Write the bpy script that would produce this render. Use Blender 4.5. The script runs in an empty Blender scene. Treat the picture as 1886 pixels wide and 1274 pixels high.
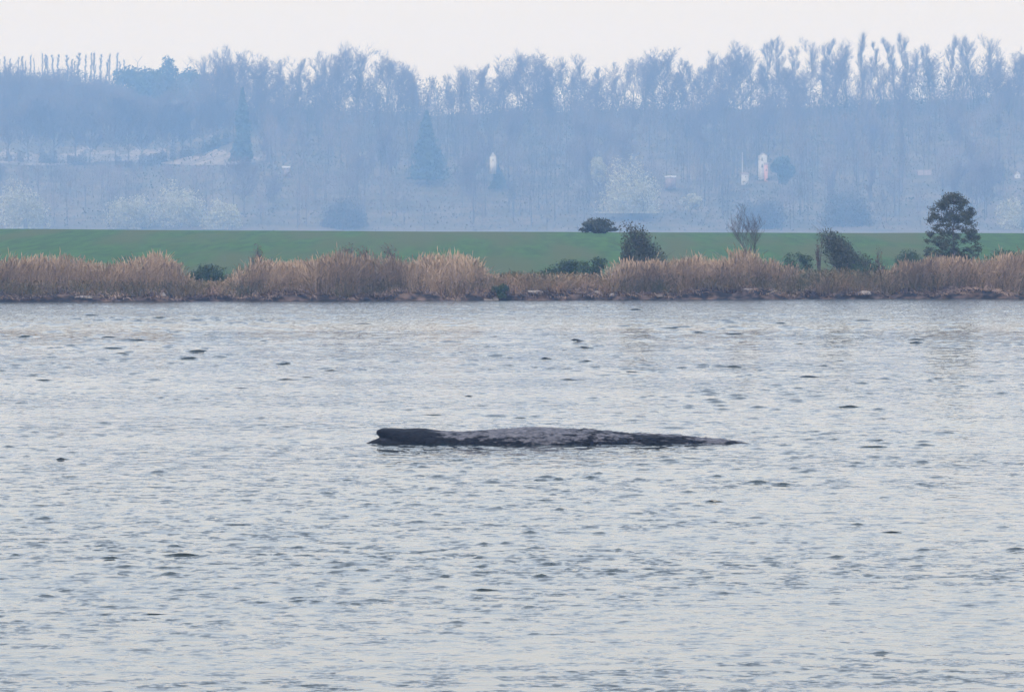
import bpy, math, random
import numpy as np
from mathutils import Vector, noise as mnoise

random.seed(7)
rng = np.random.default_rng(11)
SC = bpy.context.scene
COL = SC.collection
R = math.radians

# ------------------------------------------------------------------ camera
F_PX = 11800.0          # focal length in photograph pixels (1886 wide)
H_EYE = 7.3             # eye height above the water
Y_HOR = 388.0           # eye level in the photograph
CX, CY = 943.0, 637.0
PITCH = math.atan((CY - Y_HOR) / F_PX)

cam_d = bpy.data.cameras.new('camera')
cam_d.sensor_width = 36.0
cam_d.lens = 36.0 * F_PX / 1886.0
cam_d.clip_start = 1.0
cam_d.clip_end = 20000.0
cam = bpy.data.objects.new('camera', cam_d)
cam.location = (0, 0, H_EYE)
cam.rotation_euler = (R(90) - PITCH, 0, 0)
COL.objects.link(cam)
SC.camera = cam

# ------------------------------------------------------------------ sky and sun
SUN_EL, SUN_AZ = R(38), R(215)      # high, behind the camera's left shoulder, veiled
w = bpy.data.worlds.new('World')
SC.world = w
w.use_nodes = True
nt = w.node_tree
nt.nodes.clear()
out = nt.nodes.new('ShaderNodeOutputWorld')
sky = nt.nodes.new('ShaderNodeTexSky')
sky.sky_type = 'NISHITA'
sky.sun_disc = False
sky.sun_elevation = SUN_EL
sky.sun_rotation = SUN_AZ
sky.dust_density = 4.0
bg1 = nt.nodes.new('ShaderNodeBackground')
bg1.inputs['Strength'].default_value = 0.05
nt.links.new(sky.outputs[0], bg1.inputs['Color'])
tc = nt.nodes.new('ShaderNodeTexCoord')
sep = nt.nodes.new('ShaderNodeSeparateXYZ')
nt.links.new(tc.outputs['Generated'], sep.inputs[0])
ramp = nt.nodes.new('ShaderNodeValToRGB')       # bright thin overcast: milky at the rim, bluer and brighter above
ramp.color_ramp.interpolation = 'LINEAR'
ramp.color_ramp.elements[0].position = 0.03
ramp.color_ramp.elements[0].color = (0.855, 0.82, 0.725, 1)
e_ = ramp.color_ramp.elements.new(0.24); e_.color = (0.96, 1.07, 1.24, 1)
ramp.color_ramp.elements[2].position = 0.6
ramp.color_ramp.elements[2].color = (1.26, 1.42, 1.70, 1)
nt.links.new(sep.outputs['Z'], ramp.inputs[0])
bg2 = nt.nodes.new('ShaderNodeBackground')
bg2.inputs['Strength'].default_value = 1.0
nt.links.new(ramp.outputs[0], bg2.inputs['Color'])
add = nt.nodes.new('ShaderNodeAddShader')
nt.links.new(bg1.outputs[0], add.inputs[0])
nt.links.new(bg2.outputs[0], add.inputs[1])
nt.links.new(add.outputs[0], out.inputs['Surface'])

sun_d = bpy.data.lights.new('sun', 'SUN')
sun_d.energy = 0.8
sun_d.angle = R(14)
sun_d.color = (1.0, 0.95, 0.88)
sun = bpy.data.objects.new('sun', sun_d)
sdir = Vector((math.sin(SUN_AZ) * math.cos(SUN_EL), math.cos(SUN_AZ) * math.cos(SUN_EL), math.sin(SUN_EL)))
sun.rotation_euler = sdir.to_track_quat('Z', 'Y').to_euler()
sun.location = (-30, -30, 60)
COL.objects.link(sun)

vs = SC.view_settings
vs.view_transform = 'Standard'
vs.look = 'None'
vs.gamma = 1.0
vs.exposure = 0.0
vs.use_curve_mapping = False
SC.render.engine = 'CYCLES'
SC.cycles.max_bounces = 8
SC.cycles.volume_bounces = 3
SC.cycles.transparent_max_bounces = 4
SC.cycles.caustics_reflective = False
SC.cycles.use_denoising = True

# ------------------------------------------------------------------ helpers
def ray(px, py):
    """direction (dx/dy, dz/dy) of a photograph pixel from the eye"""
    a = math.atan((CY - py) / F_PX) - PITCH
    return (px - CX) / F_PX, math.tan(a)

def at(px, py, d):
    rx, rz = ray(px, py)
    return Vector((rx * d, d, H_EYE + rz * d))

def x_at(px, d):
    return (px - CX) / F_PX * d

def z_at(py, d):
    return H_EYE + (Y_HOR - py) / F_PX * d

def vnoise(x, y, seed=0):
    """smooth 2D value noise, 0..1"""
    x = np.asarray(x, float); y = np.asarray(y, float)
    xi = np.floor(x); yi = np.floor(y)
    fx = x - xi; fy = y - yi
    fx = fx * fx * (3 - 2 * fx); fy = fy * fy * (3 - 2 * fy)
    def h(a, b):
        s = np.sin(a * 127.1 + b * 311.7 + seed * 74.7) * 43758.5453
        return s - np.floor(s)
    return ((h(xi, yi) * (1 - fx) + h(xi + 1, yi) * fx) * (1 - fy)
            + (h(xi, yi + 1) * (1 - fx) + h(xi + 1, yi + 1) * fx) * fy)

def fbm(x, y, seed=0, octv=4):
    t = 0; a = 0.5; n = 0
    for i in range(octv):
        t = t + a * vnoise(x * 2 ** i, y * 2 ** i, seed + i * 13); n += a; a *= 0.5
    return t / n

def mesh(name, verts, faces, tint=None, smooth=False):
    verts = np.ascontiguousarray(verts, dtype=np.float32)
    faces = np.ascontiguousarray(faces, dtype=np.int32)
    me = bpy.data.meshes.new(name)
    nf, k = faces.shape
    me.vertices.add(len(verts)); me.vertices.foreach_set('co', verts.ravel())
    me.loops.add(nf * k); me.loops.foreach_set('vertex_index', faces.ravel())
    me.polygons.add(nf)
    me.polygons.foreach_set('loop_start', np.arange(0, nf * k, k, dtype=np.int32))
    if smooth:
        me.polygons.foreach_set('use_smooth', np.ones(nf, dtype=bool))
    if tint is not None:
        a = me.attributes.new('tint', 'FLOAT', 'POINT')
        a.data.foreach_set('value', np.ascontiguousarray(tint, dtype=np.float32))
    me.update(calc_edges=True)
    return me

def obj(name, me, mat=None, parent=None):
    o = bpy.data.objects.new(name, me)
    COL.objects.link(o)
    if mat is not None and me is not None and len(me.materials) == 0:
        me.materials.append(mat)
    if parent is not None:
        o.parent = parent
    return o

def tag(o, label=None, cat=None, group=None, kind=None):
    if label: o['label'] = label
    if cat: o['category'] = cat
    if group: o['group'] = group
    if kind: o['kind'] = kind
    return o

def thing(name, loc, label, cat, group=None):
    o = bpy.data.objects.new(name, None)
    o.empty_display_size = 0.2
    o.location = loc
    COL.objects.link(o)
    return tag(o, label, cat, group)

def grid_faces(ny, nx):
    i = np.arange(ny * nx).reshape(ny, nx)
    return np.stack([i[:-1, :-1], i[:-1, 1:], i[1:, 1:], i[1:, :-1]], -1).reshape(-1, 4)

def prisms(segs, sides=3):
    """tapered prisms for an array of segments (x0 y0 z0 x1 y1 z1 r0 r1)"""
    s = np.asarray(segs, float).reshape(-1, 8)
    n = len(s)
    p0, p1, r0, r1 = s[:, :3], s[:, 3:6], s[:, 6], s[:, 7]
    d = p1 - p0
    d /= np.linalg.norm(d, axis=1, keepdims=True) + 1e-9
    up = np.where(np.abs(d[:, 2:3]) > 0.9, np.array([[1.0, 0, 0]]), np.array([[0, 0, 1.0]]))
    u = np.cross(d, up); u /= np.linalg.norm(u, axis=1, keepdims=True) + 1e-9
    v = np.cross(d, u)
    V = np.zeros((n, 2 * sides, 3))
    for k in range(sides):
        a = 2 * math.pi * k / sides
        off = u * math.cos(a) + v * math.sin(a)
        V[:, k] = p0 + off * r0[:, None]
        V[:, sides + k] = p1 + off * r1[:, None]
    base = (np.arange(n) * 2 * sides)[:, None]
    fc = []
    for k in range(sides):
        k2 = (k + 1) % sides
        fc.append(base + np.array([[k, k2, sides + k2, sides + k]]))
    return V.reshape(-1, 3), np.concatenate(fc, 0)

def leaf_cards(P, size, aspect=1.6, tint=None, up=0.0):
    """one small leaf-clump quad at each point, turned at random"""
    n = len(P)
    a = rng.normal(size=(n, 3)); a[:, 2] = a[:, 2] * (1 - up) + up * 1.5
    a /= np.linalg.norm(a, axis=1, keepdims=True)
    b = rng.normal(size=(n, 3)); b -= a * (a * b).sum(1, keepdims=True)
    b /= np.linalg.norm(b, axis=1, keepdims=True)
    sz = np.broadcast_to(np.asarray(size, float), (n,)) * rng.uniform(0.6, 1.4, n)
    a = a * (sz * aspect * 0.5)[:, None]; b = b * (sz * 0.5)[:, None]
    V = np.stack([P - a, P + b, P + a, P - b], 1).reshape(-1, 3)
    Fc = np.arange(4 * n).reshape(-1, 4)
    t = None if tint is None else np.repeat(tint, 4)
    return V, Fc, t

# ------------------------------------------------------------------ materials
def mat_new(name):
    m = bpy.data.materials.new(name)
    m.use_nodes = True
    return m, m.node_tree, m.node_tree.nodes['Principled BSDF']

def mat_tint(name, c0, c1, rough=0.85, nscale=None, c2=None):
    """two colours mixed by the piece's own tint, optionally a noise of a third"""
    m, t, b = mat_new(name)
    at_ = t.nodes.new('ShaderNodeAttribute'); at_.attribute_name = 'tint'
    mx = t.nodes.new('ShaderNodeMix'); mx.data_type = 'RGBA'
    mx.inputs[6].default_value = (*c0, 1); mx.inputs[7].default_value = (*c1, 1)
    t.links.new(at_.outputs['Fac'], mx.inputs[0])
    res = mx.outputs[2]
    if nscale:
        n = t.nodes.new('ShaderNodeTexNoise'); n.inputs['Scale'].default_value = nscale
        g = t.nodes.new('ShaderNodeTexCoord'); t.links.new(g.outputs['Object'], n.inputs['Vector'])
        rp = t.nodes.new('ShaderNodeValToRGB')
        rp.color_ramp.elements[0].position = 0.42; rp.color_ramp.elements[1].position = 0.62
        t.links.new(n.outputs['Fac'], rp.inputs[0])
        m2 = t.nodes.new('ShaderNodeMix'); m2.data_type = 'RGBA'
        t.links.new(rp.outputs[0], m2.inputs[0]); t.links.new(res, m2.inputs[6])
        m2.inputs[7].default_value = (*c2, 1)
        res = m2.outputs[2]
    t.links.new(res, b.inputs['Base Color'])
    b.inputs['Roughness'].default_value = rough
    b.inputs['Specular IOR Level'].default_value = 0.15
    return m

def mat_noise(name, c0, c1, scale, rough=0.9, stretch=(1, 1, 1), lo=0.35, hi=0.65, bump=0.0, detail=6.0, c2=None, scale2=None):
    m, t, b = mat_new(name)
    g = t.nodes.new('ShaderNodeTexCoord')
    mp = t.nodes.new('ShaderNodeMapping'); mp.inputs['Scale'].default_value = stretch
    t.links.new(g.outputs['Object'], mp.inputs[0])
    n = t.nodes.new('ShaderNodeTexNoise'); n.inputs['Scale'].default_value = scale; n.inputs['Detail'].default_value = detail
    t.links.new(mp.outputs[0], n.inputs['Vector'])
    rp = t.nodes.new('ShaderNodeValToRGB')
    rp.color_ramp.elements[0].position = lo; rp.color_ramp.elements[0].color = (*c0, 1)
    rp.color_ramp.elements[1].position = hi; rp.color_ramp.elements[1].color = (*c1, 1)
    t.links.new(n.outputs['Fac'], rp.inputs[0])
    res = rp.outputs[0]
    if c2:
        n2 = t.nodes.new('ShaderNodeTexNoise'); n2.inputs['Scale'].default_value = scale2; n2.inputs['Detail'].default_value = 4
        t.links.new(mp.outputs[0], n2.inputs['Vector'])
        r2 = t.nodes.new('ShaderNodeValToRGB'); r2.color_ramp.elements[0].position = 0.45; r2.color_ramp.elements[1].position = 0.6
        t.links.new(n2.outputs['Fac'], r2.inputs[0])
        mx = t.nodes.new('ShaderNodeMix'); mx.data_type = 'RGBA'
        t.links.new(r2.outputs[0], mx.inputs[0]); t.links.new(res, mx.inputs[6]); mx.inputs[7].default_value = (*c2, 1)
        res = mx.outputs[2]
    t.links.new(res, b.inputs['Base Color'])
    b.inputs['Roughness'].default_value = rough
    b.inputs['Specular IOR Level'].default_value = 0.2
    if bump:
        bp = t.nodes.new('ShaderNodeBump'); bp.inputs['Strength'].default_value = 0.6; bp.inputs['Distance'].default_value = bump
        t.links.new(n.outputs['Fac'], bp.inputs['Height']); t.links.new(bp.outputs[0], b.inputs['Normal'])
    return m

M = {}
M['field'] = mat_noise('field_crop', (0.010, 0.048, 0.005), (0.028, 0.088, 0.008), 0.8, 0.9, (1.1, 0.07, 1), bump=0.05, c2=(0.042, 0.062, 0.013), scale2=0.12)
M['bank'] = mat_noise('bank_soil', (0.022, 0.017, 0.016), (0.17, 0.115, 0.09), 0.9, 0.95, (1, 1, 2.5), 0.45, 0.66, bump=0.08)
M['hill'] = mat_noise('hill_litter', (0.06, 0.055, 0.03), (0.13, 0.10, 0.065), 0.05, 0.95)
M['meadow'] = mat_noise('dry_meadow', (0.11, 0.095, 0.075), (0.27, 0.225, 0.19), 0.09, 0.95)
M['reed'] = mat_tint('reed_straw', (0.19, 0.135, 0.09), (0.54, 0.385, 0.255), 0.8)
M['grass'] = mat_tint('dry_grass', (0.08, 0.085, 0.038), (0.33, 0.21, 0.13), 0.85)
M['straw'] = mat_tint('matted_straw', (0.09, 0.062, 0.05), (0.42, 0.29, 0.21), 0.85)
M['roughgrass'] = mat_tint('rough_grass', (0.035, 0.065, 0.025), (0.15, 0.13, 0.07), 0.85)
M['bush'] = mat_tint('bush_leaf', (0.030, 0.036, 0.018), (0.105, 0.105, 0.052), 0.7)
M['bramble'] = mat_tint('bramble_leaf', (0.028, 0.052, 0.020), (0.080, 0.112, 0.045), 0.75)
M['dead'] = mat_tint('dead_stalk', (0.09, 0.055, 0.045), (0.19, 0.11, 0.085), 0.85)
M['bark'] = mat_noise('grey_bark', (0.055, 0.045, 0.040), (0.11, 0.09, 0.08), 6, 0.9)
M['fartrunk'] = mat_noise('far_bark', (0.07, 0.055, 0.05), (0.14, 0.115, 0.10), 0.6, 0.9)
M['twig'] = mat_tint('far_twig', (0.09, 0.072, 0.07), (0.21, 0.165, 0.155), 0.9)
M['far_ever'] = mat_tint('far_evergreen', (0.045, 0.065, 0.05), (0.08, 0.105, 0.08), 0.85)
M['far_spring'] = mat_tint('far_spring_leaf', (0.27, 0.28, 0.18), (0.46, 0.43, 0.31), 0.85)
M['under'] = mat_tint('undergrowth', (0.050, 0.056, 0.042), (0.15, 0.125, 0.105), 0.9)
M['wood_far'] = mat_tint('far_wood_twigs', (0.05, 0.05, 0.042), (0.21, 0.165, 0.15), 0.9)
M['plaster'] = mat_noise('white_plaster', (0.36, 0.355, 0.34), (0.48, 0.47, 0.455), 0.7, 0.8)
M['brick'] = mat_noise('pink_brick', (0.48, 0.27, 0.25), (0.58, 0.34, 0.31), 0.9, 0.85)
M['roof'] = mat_noise('grey_roof', (0.16, 0.13, 0.13), (0.24, 0.19, 0.18), 0.8, 0.8)
M['pane'] = mat_noise('window_pane', (0.03, 0.035, 0.04), (0.05, 0.055, 0.06), 1.0, 0.15)
M['stone'] = mat_noise('pale_stone', (0.20, 0.17, 0.15), (0.34, 0.29, 0.26), 5, 0.85)
M['wood'] = mat_noise('driftwood', (0.28, 0.23, 0.19), (0.45, 0.38, 0.32), 7, 0.85, (0.3, 1, 1))

def make_water_mat():
    m, t, b = mat_new('bay_water')
    b.inputs['Base Color'].default_value = (0.016, 0.027, 0.029, 1)
    b.inputs['Roughness'].default_value = 0.05
    b.inputs['IOR'].default_value = 1.333
    g = t.nodes.new('ShaderNodeTexCoord')
    def nz(scale, sx, sy, det, rot=0.0):
        mp = t.nodes.new('ShaderNodeMapping'); mp.inputs['Scale'].default_value = (sx, sy, 1); mp.inputs['Rotation'].default_value = (0, 0, rot)
        t.links.new(g.outputs['Object'], mp.inputs[0])
        n = t.nodes.new('ShaderNodeTexNoise'); n.inputs['Scale'].default_value = scale; n.inputs['Detail'].default_value = det
        t.links.new(mp.outputs[0], n.inputs['Vector'])
        return n.outputs['Fac']
    def rng_(v, lo, hi, a0, a1):
        r = t.nodes.new('ShaderNodeMapRange'); r.interpolation_type = 'SMOOTHSTEP'
        for i, q in enumerate((lo, hi, a0, a1)): r.inputs[1 + i].default_value = q
        t.links.new(v, r.inputs[0]); return r.outputs[0]
    def mth(op, p, q):
        m_ = t.nodes.new('ShaderNodeMath'); m_.operation = op
        for i, w_ in enumerate((p, q)):
            if isinstance(w_, float): m_.inputs[i].default_value = w_
            else: t.links.new(w_, m_.inputs[i])
        return m_.outputs[0]
    cats = rng_(nz(1.5, 0.8, 0.55, 4), 0.45, 0.55, 0.0, 1.0)        # cat's-paws: ruffled and slick spots
    band = rng_(nz(0.06, 0.6, 1.2, 4, 0.1), 0.40, 0.60, 0.30, 1.05)     # wide slicks
    mpf = t.nodes.new('ShaderNodeMapping'); mpf.inputs['Scale'].default_value = (1.0, 0.75, 1)
    t.links.new(g.outputs['Object'], mpf.inputs[0])
    nf = t.nodes.new('ShaderNodeTexNoise'); nf.inputs['Scale'].default_value = 5.0; nf.inputs['Detail'].default_value = 3
    t.links.new(mpf.outputs[0], nf.inputs['Vector'])
    at_ = t.nodes.new('ShaderNodeAttribute'); at_.attribute_name = 'tint'       # how ruffled the wind leaves this spot
    pos = t.nodes.new('ShaderNodeSeparateXYZ'); t.links.new(g.outputs['Object'], pos.inputs[0])
    rim = t.nodes.new('ShaderNodeMapRange'); rim.inputs[1].default_value = 385.0; rim.inputs[2].default_value = 455.0   # steady ripple under the far bank
    t.links.new(pos.outputs['Y'], rim.inputs[0])
    k = mth('MAXIMUM', mth('MULTIPLY', mth('MULTIPLY', cats, band), at_.outputs['Fac']), mth('MULTIPLY', rim.outputs[0], 0.85))
    sub = t.nodes.new('ShaderNodeVectorMath'); sub.operation = 'SUBTRACT'; sub.inputs[1].default_value = (.5, .555, .5)   # wavelets lean towards the near shore
    t.links.new(nf.outputs['Color'], sub.inputs[0])
    fl = t.nodes.new('ShaderNodeVectorMath'); fl.operation = 'MULTIPLY'; fl.inputs[1].default_value = (1.0, 1.25, 0.0)
    t.links.new(sub.outputs[0], fl.inputs[0])
    sc_ = t.nodes.new('ShaderNodeVectorMath'); sc_.operation = 'SCALE'
    t.links.new(fl.outputs[0], sc_.inputs[0]); t.links.new(k, sc_.inputs['Scale'])
    geo = t.nodes.new('ShaderNodeNewGeometry')
    ad = t.nodes.new('ShaderNodeVectorMath'); ad.operation = 'ADD'
    t.links.new(geo.outputs['Normal'], ad.inputs[0]); t.links.new(sc_.outputs[0], ad.inputs[1])
    nm = t.nodes.new('ShaderNodeVectorMath'); nm.operation = 'NORMALIZE'
    t.links.new(ad.outputs[0], nm.inputs[0])
    t.links.new(nm.outputs[0], b.inputs['Normal'])
    return m
M['water'] = make_water_mat()

def make_whale_mat():
    m, t, b = mat_new('whale_skin')
    g = t.nodes.new('ShaderNodeTexCoord')
    def nz(scale, st, det, lo, hi):
        mp = t.nodes.new('ShaderNodeMapping'); mp.inputs['Scale'].default_value = st
        t.links.new(g.outputs['Object'], mp.inputs[0])
        n = t.nodes.new('ShaderNodeTexNoise'); n.inputs['Scale'].default_value = scale; n.inputs['Detail'].default_value = det
        n.inputs['Roughness'].default_value = 0.62
        t.links.new(mp.outputs[0], n.inputs['Vector'])
        r = t.nodes.new('ShaderNodeMapRange'); r.inputs[1].default_value = lo; r.inputs[2].default_value = hi
        t.links.new(n.outputs['Fac'], r.inputs[0])
        return r.outputs[0], n
    at_ = t.nodes.new('ShaderNodeAttribute'); at_.attribute_name = 'tint'    # how pale the skin is here: peeled patches, paler where it faces up
    f1, n1 = nz(4.2, (0.5, 1, 1.5), 8, 0.0, 1.0)
    sm = t.nodes.new('ShaderNodeMath'); sm.operation = 'ADD'
    t.links.new(f1, sm.inputs[0]); t.links.new(at_.outputs['Fac'], sm.inputs[1])
    rr = t.nodes.new('ShaderNodeMapRange'); rr.inputs[1].default_value = 1.0; rr.inputs[2].default_value = 1.07
    t.links.new(sm.outputs[0], rr.inputs[0])
    f2, n2 = nz(9.0, (0.7, 1, 1.3), 5, 0.35, 0.7)
    dark = t.nodes.new('ShaderNodeMix'); dark.data_type = 'RGBA'
    dark.inputs[6].default_value = (0.003, 0.003, 0.005, 1); dark.inputs[7].default_value = (0.016, 0.016, 0.020, 1)
    t.links.new(f2, dark.inputs[0])
    pale = t.nodes.new('ShaderNodeMix'); pale.data_type = 'RGBA'
    pale.inputs[6].default_value = (0.045, 0.045, 0.054, 1); pale.inputs[7].default_value = (0.17, 0.16, 0.175, 1)
    t.links.new(f2, pale.inputs[0])
    mx = t.nodes.new('ShaderNodeMix'); mx.data_type = 'RGBA'
    t.links.new(rr.outputs[0], mx.inputs[0]); t.links.new(dark.outputs[2], mx.inputs[6]); t.links.new(pale.outputs[2], mx.inputs[7])
    t.links.new(mx.outputs[2], b.inputs['Base Color'])
    b.inputs['Roughness'].default_value = 0.6
    b.inputs['Specular IOR Level'].default_value = 0.06
    bp = t.nodes.new('ShaderNodeBump'); bp.inputs['Distance'].default_value = 0.03; bp.inputs['Strength'].default_value = 0.8
    t.links.new(n2.outputs['Fac'], bp.inputs['Height']); t.links.new(bp.outputs[0], b.inputs['Normal'])
    return m
M['whale'] = make_whale_mat()

# ------------------------------------------------------------------ the lie of the land
def shore_y(x):
    x = np.asarray(x, float)
    return 523.0 + 0.25 * x + 3.0 * (fbm(x / 9.0, x * 0 + 3.3, 5, 3) - 0.5) + 1.5 * (vnoise(x / 2.2, x * 0 + 8.1, 9) - 0.5) + 0.5 * (vnoise(x / 0.7, x * 0 + 2.1, 19) - 0.5)

def bank_z(x, v):
    """height of the bank, v metres inland of the water's edge"""
    sc = 0.10 + 1.25 * np.clip(fbm(x / 2.6, x * 0 + 1.7, 21, 3) - 0.22, 0, 0.62)
    lip = 0.08 + 0.75 * vnoise(x / 1.3, x * 0 + 5.1, 31)
    z = np.where(v < 0, v * 0.25, np.clip(v / lip, 0, 1) * sc)
    z = z + np.clip((v - 0.5) / 2.4, 0, 1) * 0.62 + np.clip((v - 5) / 20.0, 0, 1) * 0.35
    return z + np.where(v > 0.3, 0.30 * (fbm(x / 1.3, v / 1.1, 41, 3) - 0.5), 0)

Y_CREST = 760.0
def field_z(x, y):
    zc = 4.83 - 0.0037 * x + 0.10 * (vnoise(x / 30, x * 0, 3) - 0.5)
    t = (y - 546.0) / (Y_CREST - 546.0)
    z = 1.25 + (zc - 1.25) * np.where(t < 1, t * (1.25 - 0.25 * t), 1.0)
    return np.where(y > Y_CREST, zc - (y - Y_CREST) ** 2 * 0.0004, z) + 0.10 * (fbm(x / 12, y / 12, 17, 3) - 0.5) * np.clip((y - 550) / 15, 0, 1)

RIDGE_PX = [-900, 0, 220, 380, 480, 800, 1000, 1300, 1600, 1886, 2800]
RIDGE_Y = [150, 152, 172, 190, 196, 212, 205, 202, 196, 176, 190]
RIDGE_DPX = [-900, 250, 460, 2800]
RIDGE_D = [4200, 4200, 3800, 3800]
def hill_z(x, y):
    x = np.asarray(x, float); y = np.asarray(y, float)
    px = CX + x / 3700.0 * F_PX
    yr = np.interp(px, RIDGE_PX, RIDGE_Y); dr = np.interp(px, RIDGE_DPX, RIDGE_D)
    t = np.clip((y - 3300.0) / (dr - 3300.0), 0, 1)
    zr = H_EYE + (Y_HOR - yr) / F_PX * dr
    z = -3.2 + (zr + 3.2) * (t ** 1.05)
    z = z - np.clip(y - dr, 0, None) * 0.06
    return z + np.where(y > 3290, 1.5 * (fbm(x / 40, y / 40, 23, 3) - 0.5), 0)

# water ------------------------------------------------------------
def build_water():
    ys = [-70.0, -20.0, 30.0, 60.0, 80.0, 90.0]
    y = 95.0
    while y < 560.0:
        ys.append(y); y += 0.00125 * y
    ys += [565.0, 600.0]
    ys = np.array(ys)
    core = np.linspace(-1, 1, 430)
    outer = np.array([1.05, 1.15, 1.4, 1.9, 3.0, 5.0])
    us = np.concatenate([-outer[::-1], core, outer])
    hw = np.clip(11 + 0.095 * ys, 15, None)
    X = us[None, :] * hw[:, None]
    Y = np.repeat(ys[:, None], len(us), 1)
    ny, nx = X.shape
    dyl = np.gradient(ys)[:, None]
    # calm and ruffled patches
    g = fbm(X / 16.0, Y / 34.0, 51, 3)
    ruff = np.clip(0.25 + 2.2 * (g - 0.25), 0.25, 1.45) * (0.55 + 0.9 * vnoise(X / 1.7, Y / 2.6, 57))
    row = np.interp(ys, [95, 108, 125, 150, 175, 192, 205, 240, 330, 375, 392, 412, 430, 470, 525],
                    [1.1, 1.1, 1.0, 0.92, 0.9, 0.85, 0.95, 1.1, 1.1, 1.1, 0.8, 0.75, 1.0, 1.1, 1.1])[:, None]
    calm_left = 1 - 0.45 * np.exp(-((X + 9) / 8.0) ** 2 - ((Y - 185) / 16.0) ** 2)
    amp = ruff * row * calm_left
    Z = np.zeros_like(X); DX = np.zeros_like(X); DY = np.zeros_like(X)
    core_w = (np.abs(us) <= 1.0)[None, :] & ((ys > 94) & (ys < 560))[:, None]
    N = 64
    for i in range(N):
        L = 0.26 * (1.25 / 0.26) ** rng.random()
        th = R(-100) + rng.normal() * R(32)          # travelling towards the camera and a little leftwards
        k = 2 * math.pi / L
        kx, ky = k * math.cos(th), k * math.sin(th)
        slope = 0.0130
        a = slope / k
        ph = rng.random() * 6.283
        fade = np.clip((L * max(abs(math.sin(th)), 0.35) ** -1 / dyl - 2.2) / 2.0, 0, 1)
        p = kx * X + ky * Y + ph
        s, c = np.sin(p), np.cos(p)
        A = a * fade
        Z += A * c
        DX -= A * s * math.cos(th) * 0.9
        DY -= A * s * math.sin(th) * 0.9
    Z = Z * amp; DX = DX * amp; DY = DY * amp
    # small steep wavelets breaking out of the chop
    flk = [(290, 871, 32, 1.0), (905, 889, 34, .8), (848, 890, 20, .5), (1397, 890, 40, 1.2), (1440, 893, 44, .8), (1230, 849, 36, .7),
           (616, 1037, 30, 1.0), (818, 1063, 24, 1.1), (997, 1063, 20, .9), (310, 1058, 26, .9), (84, 1099, 24, 1.0), (320, 1007, 22, .8),
           (80, 956, 30, .8), (290, 963, 14, .8), (440, 950, 20, .7), (1625, 1204, 36, .8), (1745, 1248, 22, .7), (1540, 1027, 26, .8),
           (1703, 1014, 30, .7), (1872, 1013, 34, .9), (985, 1010, 26, .8), (930, 1001, 22, .7), (840, 1148, 30, .7), (892, 1148, 24, .6),
           (985, 1170, 30, .7), (80, 1157, 40, .5), (1220, 1238, 40, .4), (910, 767, 60, .6), (985, 768, 30, .5), (1240, 789, 60, .5),
           (1208, 682, 80, .5), (630, 664, 50, .5), (40, 664, 60, .5), (185, 662, 20, .6), (820, 630, 24, .6), (1730, 800, 26, .9),
           (1620, 755, 22, .7), (1540, 767, 26, .8), (190, 780, 24, .7), (480, 770, 28, .6), (1690, 632, 20, .7), (1845, 725, 30, .6),
           (1840, 692, 40, .5), (1270, 748, 20, .6), (1445, 665, 20, .5), (765, 930, 40, .5), (1580, 967, 24, .7), (1849, 972, 14, .8),
           (1320, 878, 22, .7), (1700, 852, 26, .8), (1725, 880, 26, .7), (835, 885, 20, .6), (995, 885, 20, .7), (500, 885, 40, .5)]
    wl = []
    for (px, py, wpx, s) in flk:
        d = F_PX * H_EYE / (py - Y_HOR)
        wl.append((x_at(px, d), d, wpx / F_PX * d * 0.52, s * 1.05))
    for i in range(3600):
        d = 98 * (500 / 98) ** rng.random() ** 0.75
        x = rng.uniform(-1, 1) * (6 + 0.09 * d)
        wl.append((x, d, rng.uniform(5, 18) * d / F_PX, rng.uniform(0.22, 0.8) * (0.2 + vnoise(x / 9.0, d / 25.0, 58)) * float(np.interp(d, [100, 120, 150, 200, 420, 500], [.35, .6, .9, 1, 1, .3]))))
    for (x, d, hwid, s) in wl:
        j = int(np.searchsorted(ys, d))
        m = int(max(3, 1.2 / dyl[min(j, ny - 1), 0]))
        j0, j1 = max(j - m, 0), min(j + m + 1, ny)
        xr = X[j]
        i0, i1 = np.searchsorted(xr, [x - 2.5 * hwid, x + 2.5 * hwid])
        if i1 <= i0: continue
        xs, yy = X[j0:j1, i0:i1], Y[j0:j1, i0:i1]
        e = np.exp(-((X[j, i0:i1] - x) / hwid) ** 2)
        bend = 0.0
        A = 0.085 * s * e * (d / 230.0) ** 0.75
        if j < 4 or j > ny - 5: continue
        Z[j, i0:i1] += A; Z[j + 1, i0:i1] += .62 * A; Z[j + 2, i0:i1] += .22 * A
        Z[j - 1, i0:i1] += 0.02 * A
        DY[j - 1, i0:i1] += np.sqrt(e) * (ys[j] - ys[j - 1]) * 0.72
        DY[j - 2, i0:i1] += np.sqrt(e) * (ys[j] - ys[j - 1]) * 0.25
    Z *= core_w; DX *= core_w; DY *= core_w
    # still water right against the bank
    V = np.stack([X + DX, Y + DY, Z], -1).reshape(-1, 3)
    rip = np.interp(Y, [60, 120, 200, 330, 385, 395, 415, 425, 480, 520], [1.35, 1.3, 1.2, 1.15, 1.15, .45, .45, 1.2, 1.6, 1.65]) * (0.75 + 0.5 * fbm(X / 14, Y / 40, 59, 3))
    me = mesh('water', V, grid_faces(ny, nx), tint=rip.ravel(), smooth=True)
    return tag(obj('water', me, M['water']), kind='structure')
build_water()

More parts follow.
